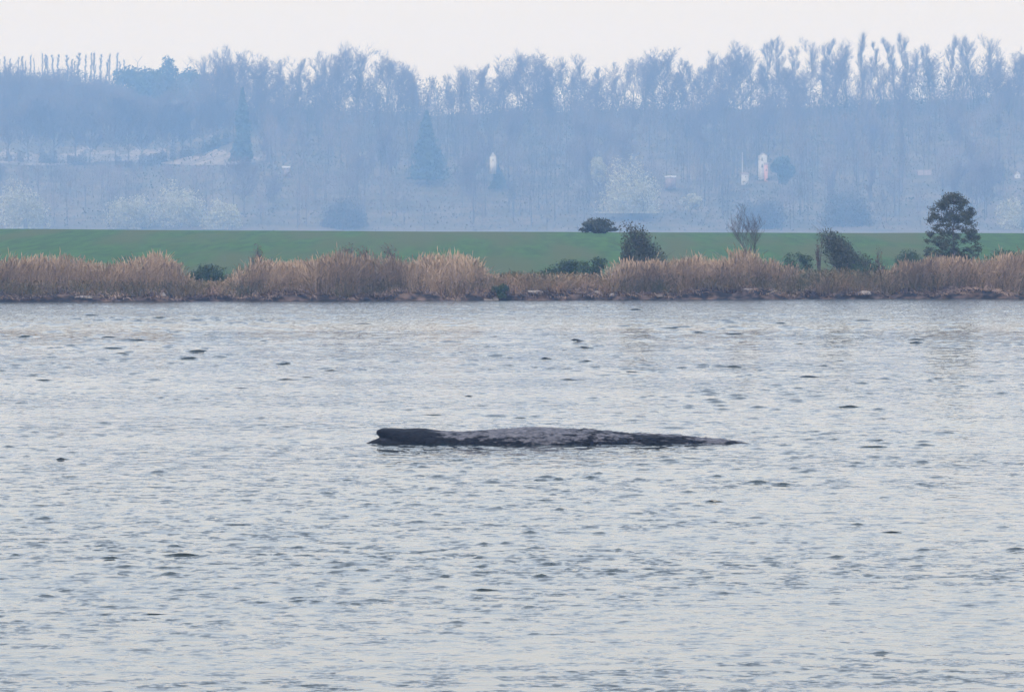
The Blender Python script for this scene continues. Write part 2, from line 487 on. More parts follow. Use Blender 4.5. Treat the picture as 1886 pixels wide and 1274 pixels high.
# bank -------------------------------------------------------------
def build_bank():
    xs = np.concatenate([np.linspace(-300, -62, 60), np.arange(-61.8, 61.9, 0.22), np.linspace(62, 300, 60)])
    vv = np.concatenate([[-3, -1.0, -0.3, -0.05], np.linspace(0.02, 0.6, 9), np.linspace(0.8, 8, 24), np.linspace(9, 32, 16)])
    X = np.repeat(xs[None, :], len(vv), 0)
    Vv = np.repeat(vv[:, None], len(xs), 1)
    Y = shore_y(X) + Vv
    Z = bank_z(X, Vv)
    fz = field_z(X, Y)
    k = np.clip((Vv - 18) / 8.0, 0, 1)
    Z = Z * (1 - k) + (fz - 0.25 * k) * k
    me = mesh('shore_bank', np.stack([X, Y, Z], -1).reshape(-1, 3), grid_faces(*X.shape), smooth=False)
    return tag(obj('shore_bank', me, M['bank']), kind='structure')
build_bank()

def land_z(x, y):
    v = y - shore_y(x)
    k = np.clip((v - 14) / 8.0, 0, 1)
    return bank_z(x, v) * (1 - k) + field_z(x, y) * k

# field ------------------------------------------------------------
def build_field():
    xs = np.linspace(-330, 330, 221)
    tt = np.linspace(0, 1, 90)
    X = np.repeat(xs[None, :], len(tt), 0)
    y0 = shore_y(xs) + 14.0
    Y = y0[None, :] + (900.0 - y0[None, :]) * tt[:, None]
    v = Y - shore_y(X)
    Z = np.where(v < 22, land_z(X, Y) - 0.04 * (1 - np.clip((v - 14) / 4, 0, 1)), field_z(X, Y))
    me = mesh('field', np.stack([X, Y, Z], -1).reshape(-1, 3), grid_faces(*X.shape), smooth=True)
    return tag(obj('field', me, M['field']), kind='structure')
build_field()

# plain and wooded hill --------------------------------------------
def build_hill():
    xs = np.linspace(-900, 900, 181)
    ys = np.concatenate([np.array([860, 880, 920, 1000, 1400, 2000, 3100]), np.linspace(3260, 4580, 110)])
    X, Y = np.meshgrid(xs, ys)
    Z = hill_z(X, Y)
    Z = np.where(Y < 3200, -3.2, Z)
    me = mesh('hillside', np.stack([X, Y, Z], -1).reshape(-1, 3), grid_faces(*X.shape), smooth=True)
    return tag(obj('hillside', me, M['hill']), kind='structure')
build_hill()

def d_for_y(px, py):
    """distance at which the hill is seen at photograph height py in column px"""
    ds = np.linspace(3300, np.interp(px, RIDGE_DPX, RIDGE_D), 300)
    z = hill_z(x_at(px, ds), ds)
    yy = Y_HOR - (z - H_EYE) / ds * F_PX
    i = int(np.argmin(np.abs(yy - py)))
    return float(ds[i])

PATCH = [(-120, -60), (-40, 13), (20, 34), (42, 74), (104, 126), (158, 213), (222, 232), (243, 258), (306, 316), (322, 334), (355, 374), (404, 413), (420, 439), (446, 484)]
def build_meadow():
    pxs = np.linspace(-160, 492, 70)
    rows = np.linspace(0, 1, 8)
    V = []
    for t in rows:
        for px in pxs:
            py = 303 + 4 * math.sin(px * 0.021) - t * (21 + 6 * math.sin(px * 0.05) + 4 * math.sin(px * .13))
            d = d_for_y(px, py)
            x = x_at(px, d)
            V.append((x, d, float(hill_z(x, d)) + 0.6))
    me = mesh('meadow', np.array(V), grid_faces(len(rows), len(pxs)), smooth=True)
    return tag(obj('meadow', me, M['meadow']), kind='structure')
build_meadow()

# ------------------------------------------------------------------ far trees
def gen_bare(height, spread, n_limb, upright, clear, seed, twigs=3000, twr=0.024, stout=0.0135):
    """leafless tree: trunk and limbs / fine twigs, as two sets of segments"""
    r = random.Random(seed)
    limbs, tw = [], []
    tips = []
    def grow(p, d, L, rad, lev):
        n = 3 if lev < 2 else 2
        for i in range(n):
            nd = Vector((d.x + r.gauss(0, .13), d.y + r.gauss(0, .13), d.z + upright * 0.16)).normalized()
            q = p + nd * (L / n)
            r1 = rad * 0.72
            limbs.append((*p, *q, rad * 1.25, r1 * 1.25))
            if lev >= 1: tips.append((q, nd, lev))
            p, d, rad = q, nd, r1
            if lev < 3:
                for k in range(2 if lev else 1):
                    az = r.uniform(0, 6.283)
                    el = r.uniform(0.45, 0.95) * (1.15 - 0.45 * upright)
                    sd = (d * math.cos(el) + Vector((math.cos(az), math.sin(az), 0.25 * upright)) * math.sin(el)).normalized()
                    grow(p.copy(), sd, L * r.uniform(.45, .62), rad * 0.62, lev + 1)
    # trunk
    p = Vector((0, 0, -0.8)); d = Vector((0, 0, 1)); seg = 9; rad = height * stout
    for i in range(seg):
        d = Vector((d.x + r.gauss(0, .05), d.y + r.gauss(0, .05), 1)).normalized()
        q = p + d * (height * 0.9 / seg)
        r1 = rad * 0.84
        limbs.append((*p, *q, rad, r1))
        p, rad = q, r1
        h = q.z / height
        if h > clear:
            for k in range(n_limb):
                az = r.uniform(0, 6.283)
                el = r.uniform(0.55, 1.0) * (1.2 - 0.6 * upright)
                sd = Vector((math.cos(az) * math.sin(el), math.sin(az) * math.sin(el), math.cos(el)))
                Ls = spread * (1.15 - 0.75 * abs(h - 0.45)) * r.uniform(.7, 1.15)
                grow(p.copy(), sd, Ls, rad * 0.55, 1)
    for i in range(4): tips.append((p.copy(), d, 2))
    for i in range(twigs):
        q, nd, lev = r.choice(tips)
        dd = Vector((nd.x + r.gauss(0, .5), nd.y + r.gauss(0, .5), nd.z + r.gauss(0, .35) + .35 * upright)).normalized()
        L = height * r.uniform(.025, .075)
        e = q + dd * L
        tw.append((*q, *e, twr, twr * 0.35))
    return limbs, tw

def bare_meshes(tag_, *a, **k):
    limbs, tw = gen_bare(*a, **k)
    v, f = prisms(limbs, 4)
    tm = mesh(tag_ + '_trunk', v, f); tm.materials.append(M['fartrunk'])
    v, f = prisms(tw, 3)
    t = np.repeat(rng.random(len(tw)), 6)
    cm = mesh(tag_ + '_crown', v, f, tint=t); cm.materials.append(M['twig'])
    return tm, cm

UNIT = 28.0
LIB = {
    'ash': [bare_meshes('ash', UNIT, 6.0, 2, 0.75, 0.30, 100 + i) for i in range(5)],
    'upright': [bare_meshes('upright', UNIT, 4.2, 2, 1.0, 0.25, 200 + i) for i in range(4)],
    'poplar': [bare_meshes('poplar', UNIT, 2.2, 2, 1.15, 0.12, 300 + i, twigs=1500, twr=0.035) for i in range(3)],
    'thin': [bare_meshes('thin', UNIT, 2.0, 1, 1.0, 0.62, 400 + i, twigs=700) for i in range(2)],
    'row': [bare_meshes('row', UNIT, 8.5, 3, 0.4, 0.26, 600 + i, twigs=8000, twr=0.06, stout=0.023) for i in range(3)],
    'park': [bare_meshes('park', UNIT, 8.0, 3, 0.45, 0.24, 500 + i, twigs=4200, twr=0.05) for i in range(4)],
}

def far_tree(kind, px, top, base, d, label, group, cat='tree', wide=1.0):
    z0 = z_at(base, d)
    h = (base - top) / F_PX * d
    t = thing('bare_tree', (x_at(px, d), d, z0), label, cat, group)
    tm, cm = random.choice(LIB[kind])
    s = h / UNIT
    sw = s * wide * random.uniform(.9, 1.12)
    t.scale = (sw, sw, s)
    t.rotation_euler.z = random.uniform(0, 6.28)
    obj('trunk', tm, None, t); obj('crown', cm, None, t)
    return t

# houses in the wood: (px of middle, py of foot, width px, height px, distance)
WINDOWS = [(899, 276, 916, 300, 3460), (1396, 280, 1416, 326, 3500), (1362, 278, 1380, 330, 3490), (1444, 309, 1456, 322, 3490),
           (519, 305, 535, 313, 3510), (1225, 323, 1245, 328, 3460), (1866, 312, 1882, 334, 3490), (1690, 310, 1716, 334, 3510), (-40, 410, 36, 428, 3320)]
CLEAR = [(428, 163, 466, 250, 3560), (752, 206, 822, 330, 3475), (1105, 280, 1225, 352, 3350)]
def blocked(px, top, base, d, wpx):
    for (x0, y0, x1, y1, dh) in WINDOWS + CLEAR:
        if d < dh and px + wpx > x0 and px - wpx < x1 and top < y1 and base > y0:
            return True
    return False

def ground_y(px, d):
    z = float(hill_z(x_at(px, d), d))
    return Y_HOR - (z - H_EYE) / d * F_PX

ORD = ('first second third fourth fifth sixth seventh eighth ninth tenth eleventh twelfth thirteenth fourteenth fifteenth sixteenth seventeenth '
       'eighteenth nineteenth twentieth twenty-first twenty-second twenty-third twenty-fourth twenty-fifth twenty-sixth twenty-seventh twenty-eighth twenty-ninth thirtieth').split()

# right skyline, tree by tree
RS = [(1300, 112, 'ash'), (1328, 118, 'ash'), (1352, 97, 'ash'), (1383, 102, 'ash'), (1412, 84, 'upright'), (1437, 79, 'upright'), (1463, 97, 'upright'),
      (1490, 92, 'ash'), (1512, 80, 'upright'), (1538, 102, 'ash'), (1561, 96, 'ash'), (1588, 74, 'upright'), (1622, 76, 'thin'), (1649, 78, 'upright'),
      (1669, 72, 'upright'), (1692, 102, 'ash'), (1716, 94, 'upright'), (1744, 84, 'upright'), (1770, 86, 'ash'), (1793, 80, 'upright'), (1816, 84, 'ash'),
      (1840, 102, 'ash'), (1864, 134, 'ash'), (1888, 150, 'ash'), (1275, 126, 'ash')]
RS.sort(reverse=True)
for i, (px, top, kind) in enumerate(RS):
    if px == 1622:
        lab = 'thin straight leafless tree standing alone in the bright gap of the right skyline'
    else:
        lab = 'tall leafless tree against the sky on the ridge, %s from the right edge' % ORD[i]
    d = 3800 + random.uniform(-40, 30)
    far_tree(kind, px, top, ground_y(px, d) + 3, d, lab, 'tall bare trees on the right skyline', wide=0.95)

# middle skyline
MS = [(380, 118), (402, 114), (430, 108), (455, 110), (482, 126), (520, 120), (545, 114), (580, 114), (603, 118), (631, 99), (660, 114), (690, 125),
      (712, 116), (740, 130), (770, 140), (800, 152), (826, 145), (850, 135), (882, 124), (930, 122), (962, 114), (987, 117), (1012, 130), (1040, 124),
      (1070, 116), (1100, 130), (1150, 124), (1190, 120), (1226, 108), (1254, 117)]
for i, (px, top) in enumerate(MS):
    d = 3800 + random.uniform(-30, 40)
    far_tree(random.choice(['ash', 'ash', 'upright']), px, top, ground_y(px, d) + 3, d,
             'leafless skyline tree along the middle of the ridge, %s right of the three evergreens' % ORD[i], 'bare trees on the middle skyline', wide=1.0)
for k in range(66):                                   # a second, lower rank just in front
    px = 375 + k * 23.3 + random.uniform(-9, 9)
    top = float(np.interp(px, [m[0] for m in MS] + [1300, 1900], [m[1] for m in MS] + [115, 110])) + random.uniform(4, 42)
    d = 3730 + random.uniform(-50, 50)
    far_tree(random.choice(['ash', 'park']), px, top, ground_y(px, d) + 3, d,
             'hazy leafless tree just below the skyline trees of the wooded ridge', 'bare trees below the skyline', wide=1.05)

# left: distant row of poplars on the hilltop
for k in range(26):
    px = 2 + k * 9.1 + random.uniform(-4.2, 4.2)
    d = 4190 + random.uniform(-8, 8)
    far_tree('poplar', px, 97 + random.uniform(0, 16) ** 1.0, ground_y(px, d) + 4, d,
             'slim pale poplar in the hilltop row, %s from the left edge' % ORD[k], 'row of poplars on the left hilltop', wide=random.uniform(.55, 1.2))
# left: wood in front of that row
for k in range(30):
    px = -20 + k * 14.5 + random.uniform(-6, 6)
    d = 3830 + random.uniform(-50, 90)
    top = float(np.interp(px, [0, 110, 200, 300, 420], [143, 152, 165, 196, 205])) + random.uniform(0, 16)
    far_tree('park', px, top, ground_y(px, d) + 3, d,
             'blue hazy leafless tree in the wood below the left hilltop', 'bare trees of the left wood', wide=0.9)
# left: row of spreading trees with trunks in front of the pale meadow
TR = [15, 52, 75, 100, 140, 166, 214, 238, 262, 300, 318, 335, 352, 376, 402, 416, 441, 466, 482]
d_row = d_for_y(240, 305)
for i, px in enumerate(TR):
    d = d_row + random.uniform(-10, 10)
    far_tree('row', px, 205 + random.uniform(-12, 14), ground_y(px, d) + 2, d,
             'spreading leafless tree with its trunk against the pale meadow, %s from the left' % ORD[i], 'trees in front of the pale meadow', wide=0.92)
# interior of the wood
cnt = 0
for k in range(400):
    if cnt >= 72: break
    px = random.uniform(440, 1920); d = random.uniform(3350, 3690)
    gy = ground_y(px, d); h = random.uniform(17, 27) / d * F_PX
    if blocked(px, gy - h, gy, d, 18): continue
    far_tree(random.choice(['ash', 'park', 'park', 'upright']), px, gy - h, gy + 2, d,
             'hazy leafless tree on the blue wooded slope below the ridge', 'bare trees on the wooded slope')
    cnt += 1

def card_tree(name, px, top, base, wpx, d, mat, label, cat, shape, n=2600, size=0.9, group=None):
    """evergreen or spring-green tree: trunk with limbs and a crown of leaf clumps"""
    h = (base - top) / F_PX * d; wd = wpx / F_PX * d
    t = thing(name, (x_at(px, d), d, z_at(base, d)), label, cat, group)
    segs = []
    p = Vector((0, 0, -1.0)); r0 = h * 0.02 + 0.05
    for i in range(6):
        q = Vector((random.gauss(0, .01) * h, random.gauss(0, .01) * h, h * 0.88 * (i + 1) / 6))
        segs.append((*p, *q, r0, r0 * .78)); r0 *= .78; p = q
        for k in range(3):
            a = random.uniform(0, 6.28)
            rr = wd * 0.34 * (1 - 0.7 * i / 6)
            segs.append((*q, q.x + math.cos(a) * rr, q.y + math.sin(a) * rr, q.z + (0.12 if shape != 'spire' else -0.03) * h, r0 * .5, r0 * .2))
    v, f = prisms(segs, 5)
    tm = mesh(name + '_trunk', v, f); obj('trunk', tm, M['fartrunk'], t)
    if shape == 'spire':
        u = rng.random(n) ** 0.75
        z = h * (1.0 - u * 0.93)
        a = rng.random(n) * 6.283
        tier = (0.45 + 0.95 * vnoise(a * 2.1 + wpx, z / h * 13, 83)) * (0.75 + 0.35 * vnoise(a * 0 + 1, z / h * 6 + wpx, 84))
        rr = wd * 0.5 * u ** 0.85 * tier * np.sqrt(rng.random(n))
        P = np.stack([np.cos(a) * rr, np.sin(a) * rr, z - 0.12 * rr], 1)
    else:
        nc = 26 if shape == 'dome' else 14
        c = rng.normal(size=(nc, 3)); c /= np.linalg.norm(c, axis=1, keepdims=True)
        c *= rng.uniform(0.35, 0.78, (nc, 1)); c[:, 2] = np.abs(c[:, 2]) if shape == 'dome' else c[:, 2]
        idx = rng.integers(0, nc, n)
        q = rng.normal(size=(n, 3)); q /= np.linalg.norm(q, axis=1, keepdims=True)
        q *= (rng.random((n, 1)) ** 0.45) * 0.40
        P = c[idx] + q
        if shape == 'dome':
            P = P * np.array([wd / 2, wd / 2, h * 0.92]) ; P[:, 2] = np.clip(P[:, 2], 0.02 * h, None) + 0.02 * h
        else:
            P = P * np.array([wd / 2, wd / 2, h * 0.46]) + np.array([0, 0, h * 0.55])
    V, Fc, tt = leaf_cards(P, size, 1.5, rng.random(n))
    cm = mesh(name + '_crown', V, Fc, tint=tt); obj('crown', cm, mat, t)
    return t

E, S = M['far_ever'], M['far_spring']
card_tree('evergreen_tree', 254, 104, 200, 88, 4060, E, 'rounded dark evergreen on the left skyline, leftmost of the three together', 'tree', 'round', 5200, 1.0)
card_tree('evergreen_tree', 306, 107, 205, 62, 4075, E, 'narrow dark evergreen on the left skyline between two rounder ones', 'tree', 'round', 4400, 1.0)
card_tree('evergreen_tree', 346, 110, 208, 82, 4065, E, 'broad dark evergreen on the left skyline, rightmost of the three together', 'tree', 'round', 5600, 1.0)
d = 3560
card_tree('conifer', 447, 163, ground_y(447, d) + 1, 50, d, E, 'pointed dark conifer high on the slope, right of the skyline evergreens', 'tree', 'spire', 4200, 1.2)
d = d_for_y(784, 330)
card_tree('conifer', 786, 206, 336, 78, d - 20, E, 'broad dark conifer rising from the middle of the wooded slope', 'tree', 'spire', 5200, 1.3)
d = d_for_y(1432, 345)
card_tree('conifer', 1442, 284, 346, 50, d - 20, E, 'low dark conifer beside the tall narrow house', 'tree', 'round', 4200, 0.9)
d = d_for_y(912, 345)
card_tree('conifer', 918, 306, 348, 34, d - 10, E, 'small dark conifer below the little white house', 'tree', 'spire', 2600, 0.8)
SPR = [(45, 318, 424, 104, 3315, 'pale spring-green tree at the far left foot of the wood', 'dome'),
       (238, 340, 424, 92, 3315, 'pale round tree at the foot of the wood below the meadow trees', 'dome'),
       (330, 325, 424, 118, 3325, 'broad pale pinkish tree at the foot of the wood below the meadow', 'dome'),
       (410, 352, 424, 76, 3312, 'low pale tree right of the broad one at the foot of the wood', 'dome'),
       (1162, 279, 396, 128, 3350, 'large pale budding tree in front of the wood above the low green bush', 'dome'),
       (1102, 288, 345, 34, 3380, 'small pale budding tree left of the large pale one', 'round'),
       (1272, 352, 392, 38, 3340, 'small pale pinkish tree right of the large pale budding tree', 'round'),
       (1405, 350, 424, 96, 3315, 'greyish spring tree behind the small bare shore tree', 'dome'),
       (1560, 345, 424, 110, 3325, 'wide dull-green spring tree at the foot of the wood on the right', 'dome'),
       (1866, 352, 424, 70, 3315, 'pale spring tree at the far right foot of the wood', 'dome'),
       (640, 350, 424, 100, 3320, 'dull greyish spring tree at the foot of the wood, left of the broad conifer', 'dome')]
for (px, top, base, wpx, d, lab, sh) in SPR:
    card_tree('spring_tree', px, top, base, wpx, d, S if 'dull' not in lab and 'greyish' not in lab else M['under'], lab, 'tree', sh, 11000 if wpx > 60 else 3500, 0.62, None)

# undergrowth of the wood: twiggy scrub nobody could count
def build_under():
    n = 60000
    px = rng.uniform(-260, 2150, n); d = 3295 + (3850 - 3295) * rng.random(n) ** 0.8
    left = px < 470
    d = np.where(left, 3295 + (4200 - 3295) * rng.random(n) ** 0.8, d)
    x = (px - CX) / F_PX * d
    z = hill_z(x, d)
    hgt = rng.random(n) ** 1.6 * np.where(vnoise(x / 30, d / 30, 77) > 0.5, 6.0, 4.0)
    py = Y_HOR - (z + hgt - H_EYE) / d * F_PX
    gy = Y_HOR - (z - H_EYE) / d * F_PX
    keep = np.ones(n, bool)
    for (x0, y0, x1, y1, dh) in WINDOWS:
        keep &= ~((d < dh + 6) & (px > x0 - 2) & (px < x1 + 2) & (py > y0 - 1) & (py < y1 + 1))
    inp = np.zeros(n, bool)
    for (a_, b_) in PATCH: inp |= (px > a_) & (px < b_)
    keep &= ~(inp & (gy < 340) & (gy > 276) & (py > 281) & (py < 303) & (rng.random(n) < .75))       # the open meadow
    P = np.stack([x, d, z + hgt], 1)[keep]
    # taller thicket along the ridge, thinning upwards
    n2 = 95000
    px2 = rng.uniform(-260, 2150, n2); dr = np.interp(px2, RIDGE_DPX, RIDGE_D)
    d2 = dr - 60 + 75 * rng.random(n2); x2 = (px2 - CX) / F_PX * d2
    top = 3 + 30 * fbm(x2 / 26, x2 * 0 + 2.2, 79, 4) ** 1.9 * np.where(px2 < 300, 0.3, 1.0)
    h2 = rng.random(n2) ** 1.5 * top * 1.25
    P = np.concatenate([P, np.stack([x2, d2, hill_z(x2, d2) + h2], 1)])
    # scrub standing between the open patches of the meadow
    n3 = 26000
    px3 = rng.uniform(-160, 500, n3); gap = np.ones(n3, bool)
    for (a_, b_) in PATCH: gap &= ~((px3 > a_ + 2) & (px3 < b_ - 2))
    gap |= rng.random(n3) < 0.16
    px3 = px3[gap]; d3 = d_row - 14 + 10 * rng.random(len(px3)); x3 = (px3 - CX) / F_PX * d3
    h3 = rng.random(len(px3)) ** 1.4 * (3.0 + 6.0 * vnoise(px3 / 11.0, px3 * 0 + 4, 97))
    P = np.concatenate([P, np.stack([x3, d3, hill_z(x3, d3) + h3], 1)])
    tt = np.clip(fbm(P[:, 0] / 34, P[:, 1] / 70, 88, 3) * 2.2 - 0.65 + rng.random(len(P)) * 0.2 - 0.1, 0, 1)
    V, Fc, t = leaf_cards(P, np.where(np.arange(len(P)) < keep.sum(), 0.7, 0.5), 2.0, tt, up=0.6)
    me = mesh('woodland_undergrowth', V, Fc, tint=t)
    o = obj('woodland_undergrowth', me, M['under'])
    tag(o, 'dense hazy brown and green undergrowth covering the wooded slope', 'undergrowth', kind='stuff')
build_under()

def build_far_wood():
    """the bare wood on the slope: trunks and upright twiggy crowns, too many and too faint to pick apart"""
    V, T = [], []
    def slivers(P, D, wd_, tint):
        n = len(P)
        a = rng.uniform(0, math.pi, n)
        U = np.stack([np.cos(a), np.sin(a), 0 * a], 1) * wd_[:, None]
        V.append(np.stack([P - U, P + U, P + D + U * .35, P + D - U * .35], 1).reshape(-1, 3))
        T.append(np.repeat(tint, 4))
    made = 0
    for k in range(4000):
        if made >= 1050: break
        px = random.uniform(-200, 2090)
        dmax = 4080 if px < 440 else 3760
        d = 3305 + (dmax - 3305) * random.random() ** 0.85
        gy = ground_y(px, d); H = random.uniform(15, 27)
        hp = H / d * F_PX
        if px < 492 and gy > 270:
            if gy < 312: continue
            if gy - hp < 304: hp = gy - 304; H = hp * d / F_PX
            if H < 4: continue
        if blocked(px, gy - hp, gy, d, 15): continue
        made += 1
        x = x_at(px, d); z = float(hill_z(x, d))
        tone = min(1, max(0, random.gauss(.5, .22) + 1.1 * (float(fbm(x / 60, d / 90, 95, 2)) - .5)))
        w_ = H * random.uniform(.17, .27); low = random.uniform(.18, .42)
        n = 170
        q = rng.normal(size=(n, 3)); q /= np.linalg.norm(q, axis=1, keepdims=True); q *= rng.random((n, 1)) ** .4
        P = q * np.array([w_, w_, H * (1 - low) * .5]) + np.array([0, 0, H * (low + (1 - low) * .5)])
        D = P - np.array([0, 0, H * low * .4]); D /= np.linalg.norm(D, axis=1, keepdims=True)
        D = D + rng.normal(size=(n, 3)) * .22 + np.array([0, 0, .5]); D /= np.linalg.norm(D, axis=1, keepdims=True)
        D *= (H * rng.uniform(.05, .14, n))[:, None]
        slivers(P + np.array([x, d, z]), D, rng.uniform(.05, .11, n), np.clip(tone + rng.normal(0, .08, n), 0, 1))
        nt_ = 3                                      # trunk, seen from any side
        slivers(np.tile([x, d, z - .5], (nt_, 1)), np.tile([random.gauss(0, .4), random.gauss(0, .4), H * .8], (nt_, 1)), np.full(nt_, H * .012), np.full(nt_, tone * .5))
    V = np.concatenate(V); T = np.concatenate(T)
    me = mesh('far_wood', V, np.arange(len(V)).reshape(-1, 4), tint=T)
    tag(obj('far_wood', me, M['wood_far']), 'hazy mass of bare trunks and twigs filling the wooded slope', 'wood', kind='stuff')
build_far_wood()

# ------------------------------------------------------------------ buildings in the wood
def box(x0, y0, z0, x1, y1, z1):
    v = np.array([(x, y, z) for z in (z0, z1) for (x, y) in ((x0, y0), (x1, y0), (x1, y1), (x0, y1))], float)
    f = np.array([(0, 3, 2, 1), (4, 5, 6, 7), (0, 1, 5, 4), (1, 2, 6, 5), (2, 3, 7, 6), (3, 0, 4, 7)])
    return v, f

def bx(name, mat, parent, *c):
    v, f = box(*c)
    return obj(name, mesh(name, v, f), mat, parent)

def house(name, px, foot, wpx, hpx, d, label, cat, roof_frac=0.35, depth=6.0, wall=None, gable=False, windows=((-0.22, 0.5), (0.22, 0.5)), rot=0.0, roofmat=None):
    w_, h_ = wpx / F_PX * d, hpx / F_PX * d
    t = thing(name, (x_at(px, d), d, z_at(foot, d)), label, cat)
    t.rotation_euler.z = rot
    wh = h_ * (1 - roof_frac)
    bx('wall', wall or M['plaster'], t, -w_ / 2, 0, -6, w_ / 2, depth, wh)
    if gable:      # gable end towards the water
        g = np.array([(-w_ / 2, 0, wh), (w_ / 2, 0, wh), (0, 0, h_ - .15), (-w_ / 2, depth, wh), (w_ / 2, depth, wh), (0, depth, h_ - .15)])
        obj('gable', mesh('gable', g[:3], np.array([(0, 1, 2)])), wall or M['plaster'], t)
        obj('gable', mesh('gable', g[3:], np.array([(0, 2, 1)])), wall or M['plaster'], t)
        e = 0.25
        r = np.array([(-w_ / 2 - e, -e, wh - e), (0, -e, h_), (0, depth + e, h_), (-w_ / 2 - e, depth + e, wh - e),
                      (w_ / 2 + e, -e, wh - e), (w_ / 2 + e, depth + e, wh - e)])
        r2 = r + np.array([0, 0, 0.18])
        f = [(0, 3, 2, 1), (1, 2, 5, 4), (6, 7, 8, 9), (7, 10, 11, 8), (0, 1, 7, 6), (1, 4, 10, 7), (3, 9, 8, 2), (2, 8, 11, 5), (0, 6, 9, 3), (4, 5, 11, 10)]
        obj('roof', mesh('roof', np.concatenate([r, r2]), np.array(f)), roofmat or M['roof'], t)
    else:
        e = 0.3
        r = np.array([(-w_ / 2 - e, -e, wh + .01), (w_ / 2 + e, -e, wh + .01), (w_ / 2 + e, depth + e, wh + .01), (-w_ / 2 - e, depth + e, wh + .01),
                      (-w_ / 2 - e, depth / 2, h_), (w_ / 2 + e, depth / 2, h_)])
        me = bpy.data.meshes.new('roof')
        me.from_pydata([tuple(p) for p in r], [], [(0, 1, 5, 4), (2, 3, 4, 5), (0, 4, 3), (1, 2, 5), (0, 3, 2, 1)])
        obj('roof', me, roofmat or M['roof'], t)
    for (fx, fz) in windows:
        ww, hh = max(0.5, w_ * 0.12), max(0.6, wh * 0.16)
        o = bx('window', M['plaster'], t, fx * w_ - ww / 2 - .1, -0.08, fz * wh - .1, fx * w_ + ww / 2 + .1, -0.003, fz * wh + hh + .1)
        bx('pane', M['pane'], o, fx * w_ - ww / 2, -0.10, fz * wh, fx * w_ + ww / 2, -0.083, fz * wh + hh)
    return t

house('cottage', 908, 300, 12, 20, 3460, 'little white gabled cottage among the trees in mid slope', 'house', 0.45, gable=True, windows=((0, 0.35),))
house('tall_house', 1405, 327, 16, 46, 3500, 'tall narrow pale house with pinkish brick on the wooded slope', 'house', 0.12, depth=7.0, gable=True, windows=((-0.1, 0.75), (-0.1, 0.45)))
t = house('annex', 1411, 326, 6, 26, 3494, 'pinkish brick annex against the tall narrow pale house', 'house', 0.15, depth=5, wall=M['brick'], windows=((0, 0.5),))
house('white_shed', 1372, 330, 13, 12, 3485, 'small white shed at the foot of the pale mast', 'shed', 0.3, depth=4, windows=((0.1, 0.35),))
house('garden_hut', 1450, 321, 7, 10, 3490, 'tiny white hut right of the low dark conifer', 'hut', 0.4, depth=2.5, gable=True, windows=((0, 0.3),))
house('white_bungalow', 527, 313, 13, 7, 3510, 'low white bungalow on the slope right of the pale meadow', 'house', 0.45, depth=5, windows=((-.2, .35), (.2, .35)), wall=M['roof'], roofmat=M['plaster'])
house('long_shed', 1235, 328, 19, 4, 3460, 'long low white-roofed shed right of the large pale budding tree', 'shed', 0.55, depth=5, wall=M['roof'], windows=((0, .3),), roofmat=M['plaster'])
house('farmhouse', 1703, 333, 24, 20, 3510, 'faint brick farmhouse half hidden on the right slope', 'house', 0.5, depth=7, wall=M['brick'], windows=((-.25, .4), (.25, .4)))
house('villa', 1874, 333, 10, 18, 3490, 'pale narrow villa at the right edge of the wooded slope', 'house', 0.35, depth=6, gable=True, windows=((0, .6), (0, .2)))
house('barn', 4, 428, 62, 12, 3312, 'long low pale barn roof at the left edge behind the field', 'barn', 0.6, depth=10, windows=((-.3, .3), (.3, .3)), roofmat=M['meadow'])
d = 3488
t = thing('mast', (x_at(1367, d), d, z_at(322, d)), 'slender white mast beside the tall narrow house', 'mast')
v, f = prisms([(0, 0, -2, 0, 0, 6.5, .22, .19), (0, 0, 6.5, 0, 0, (322 - 281) / F_PX * d, .19, .15)], 8)
obj('pole', mesh('pole', v, f), M['plaster'], t)
v, f = prisms([(-.5, 0, 9.6, .5, 0, 9.6, .09, .09)], 6)
obj('crossarm', mesh('crossarm', v, f), M['plaster'], t)

# ------------------------------------------------------------------ shore plants
def sx(px): return x_at(px, 524.0 + 21.0 * (px - CX) / 1886.0)

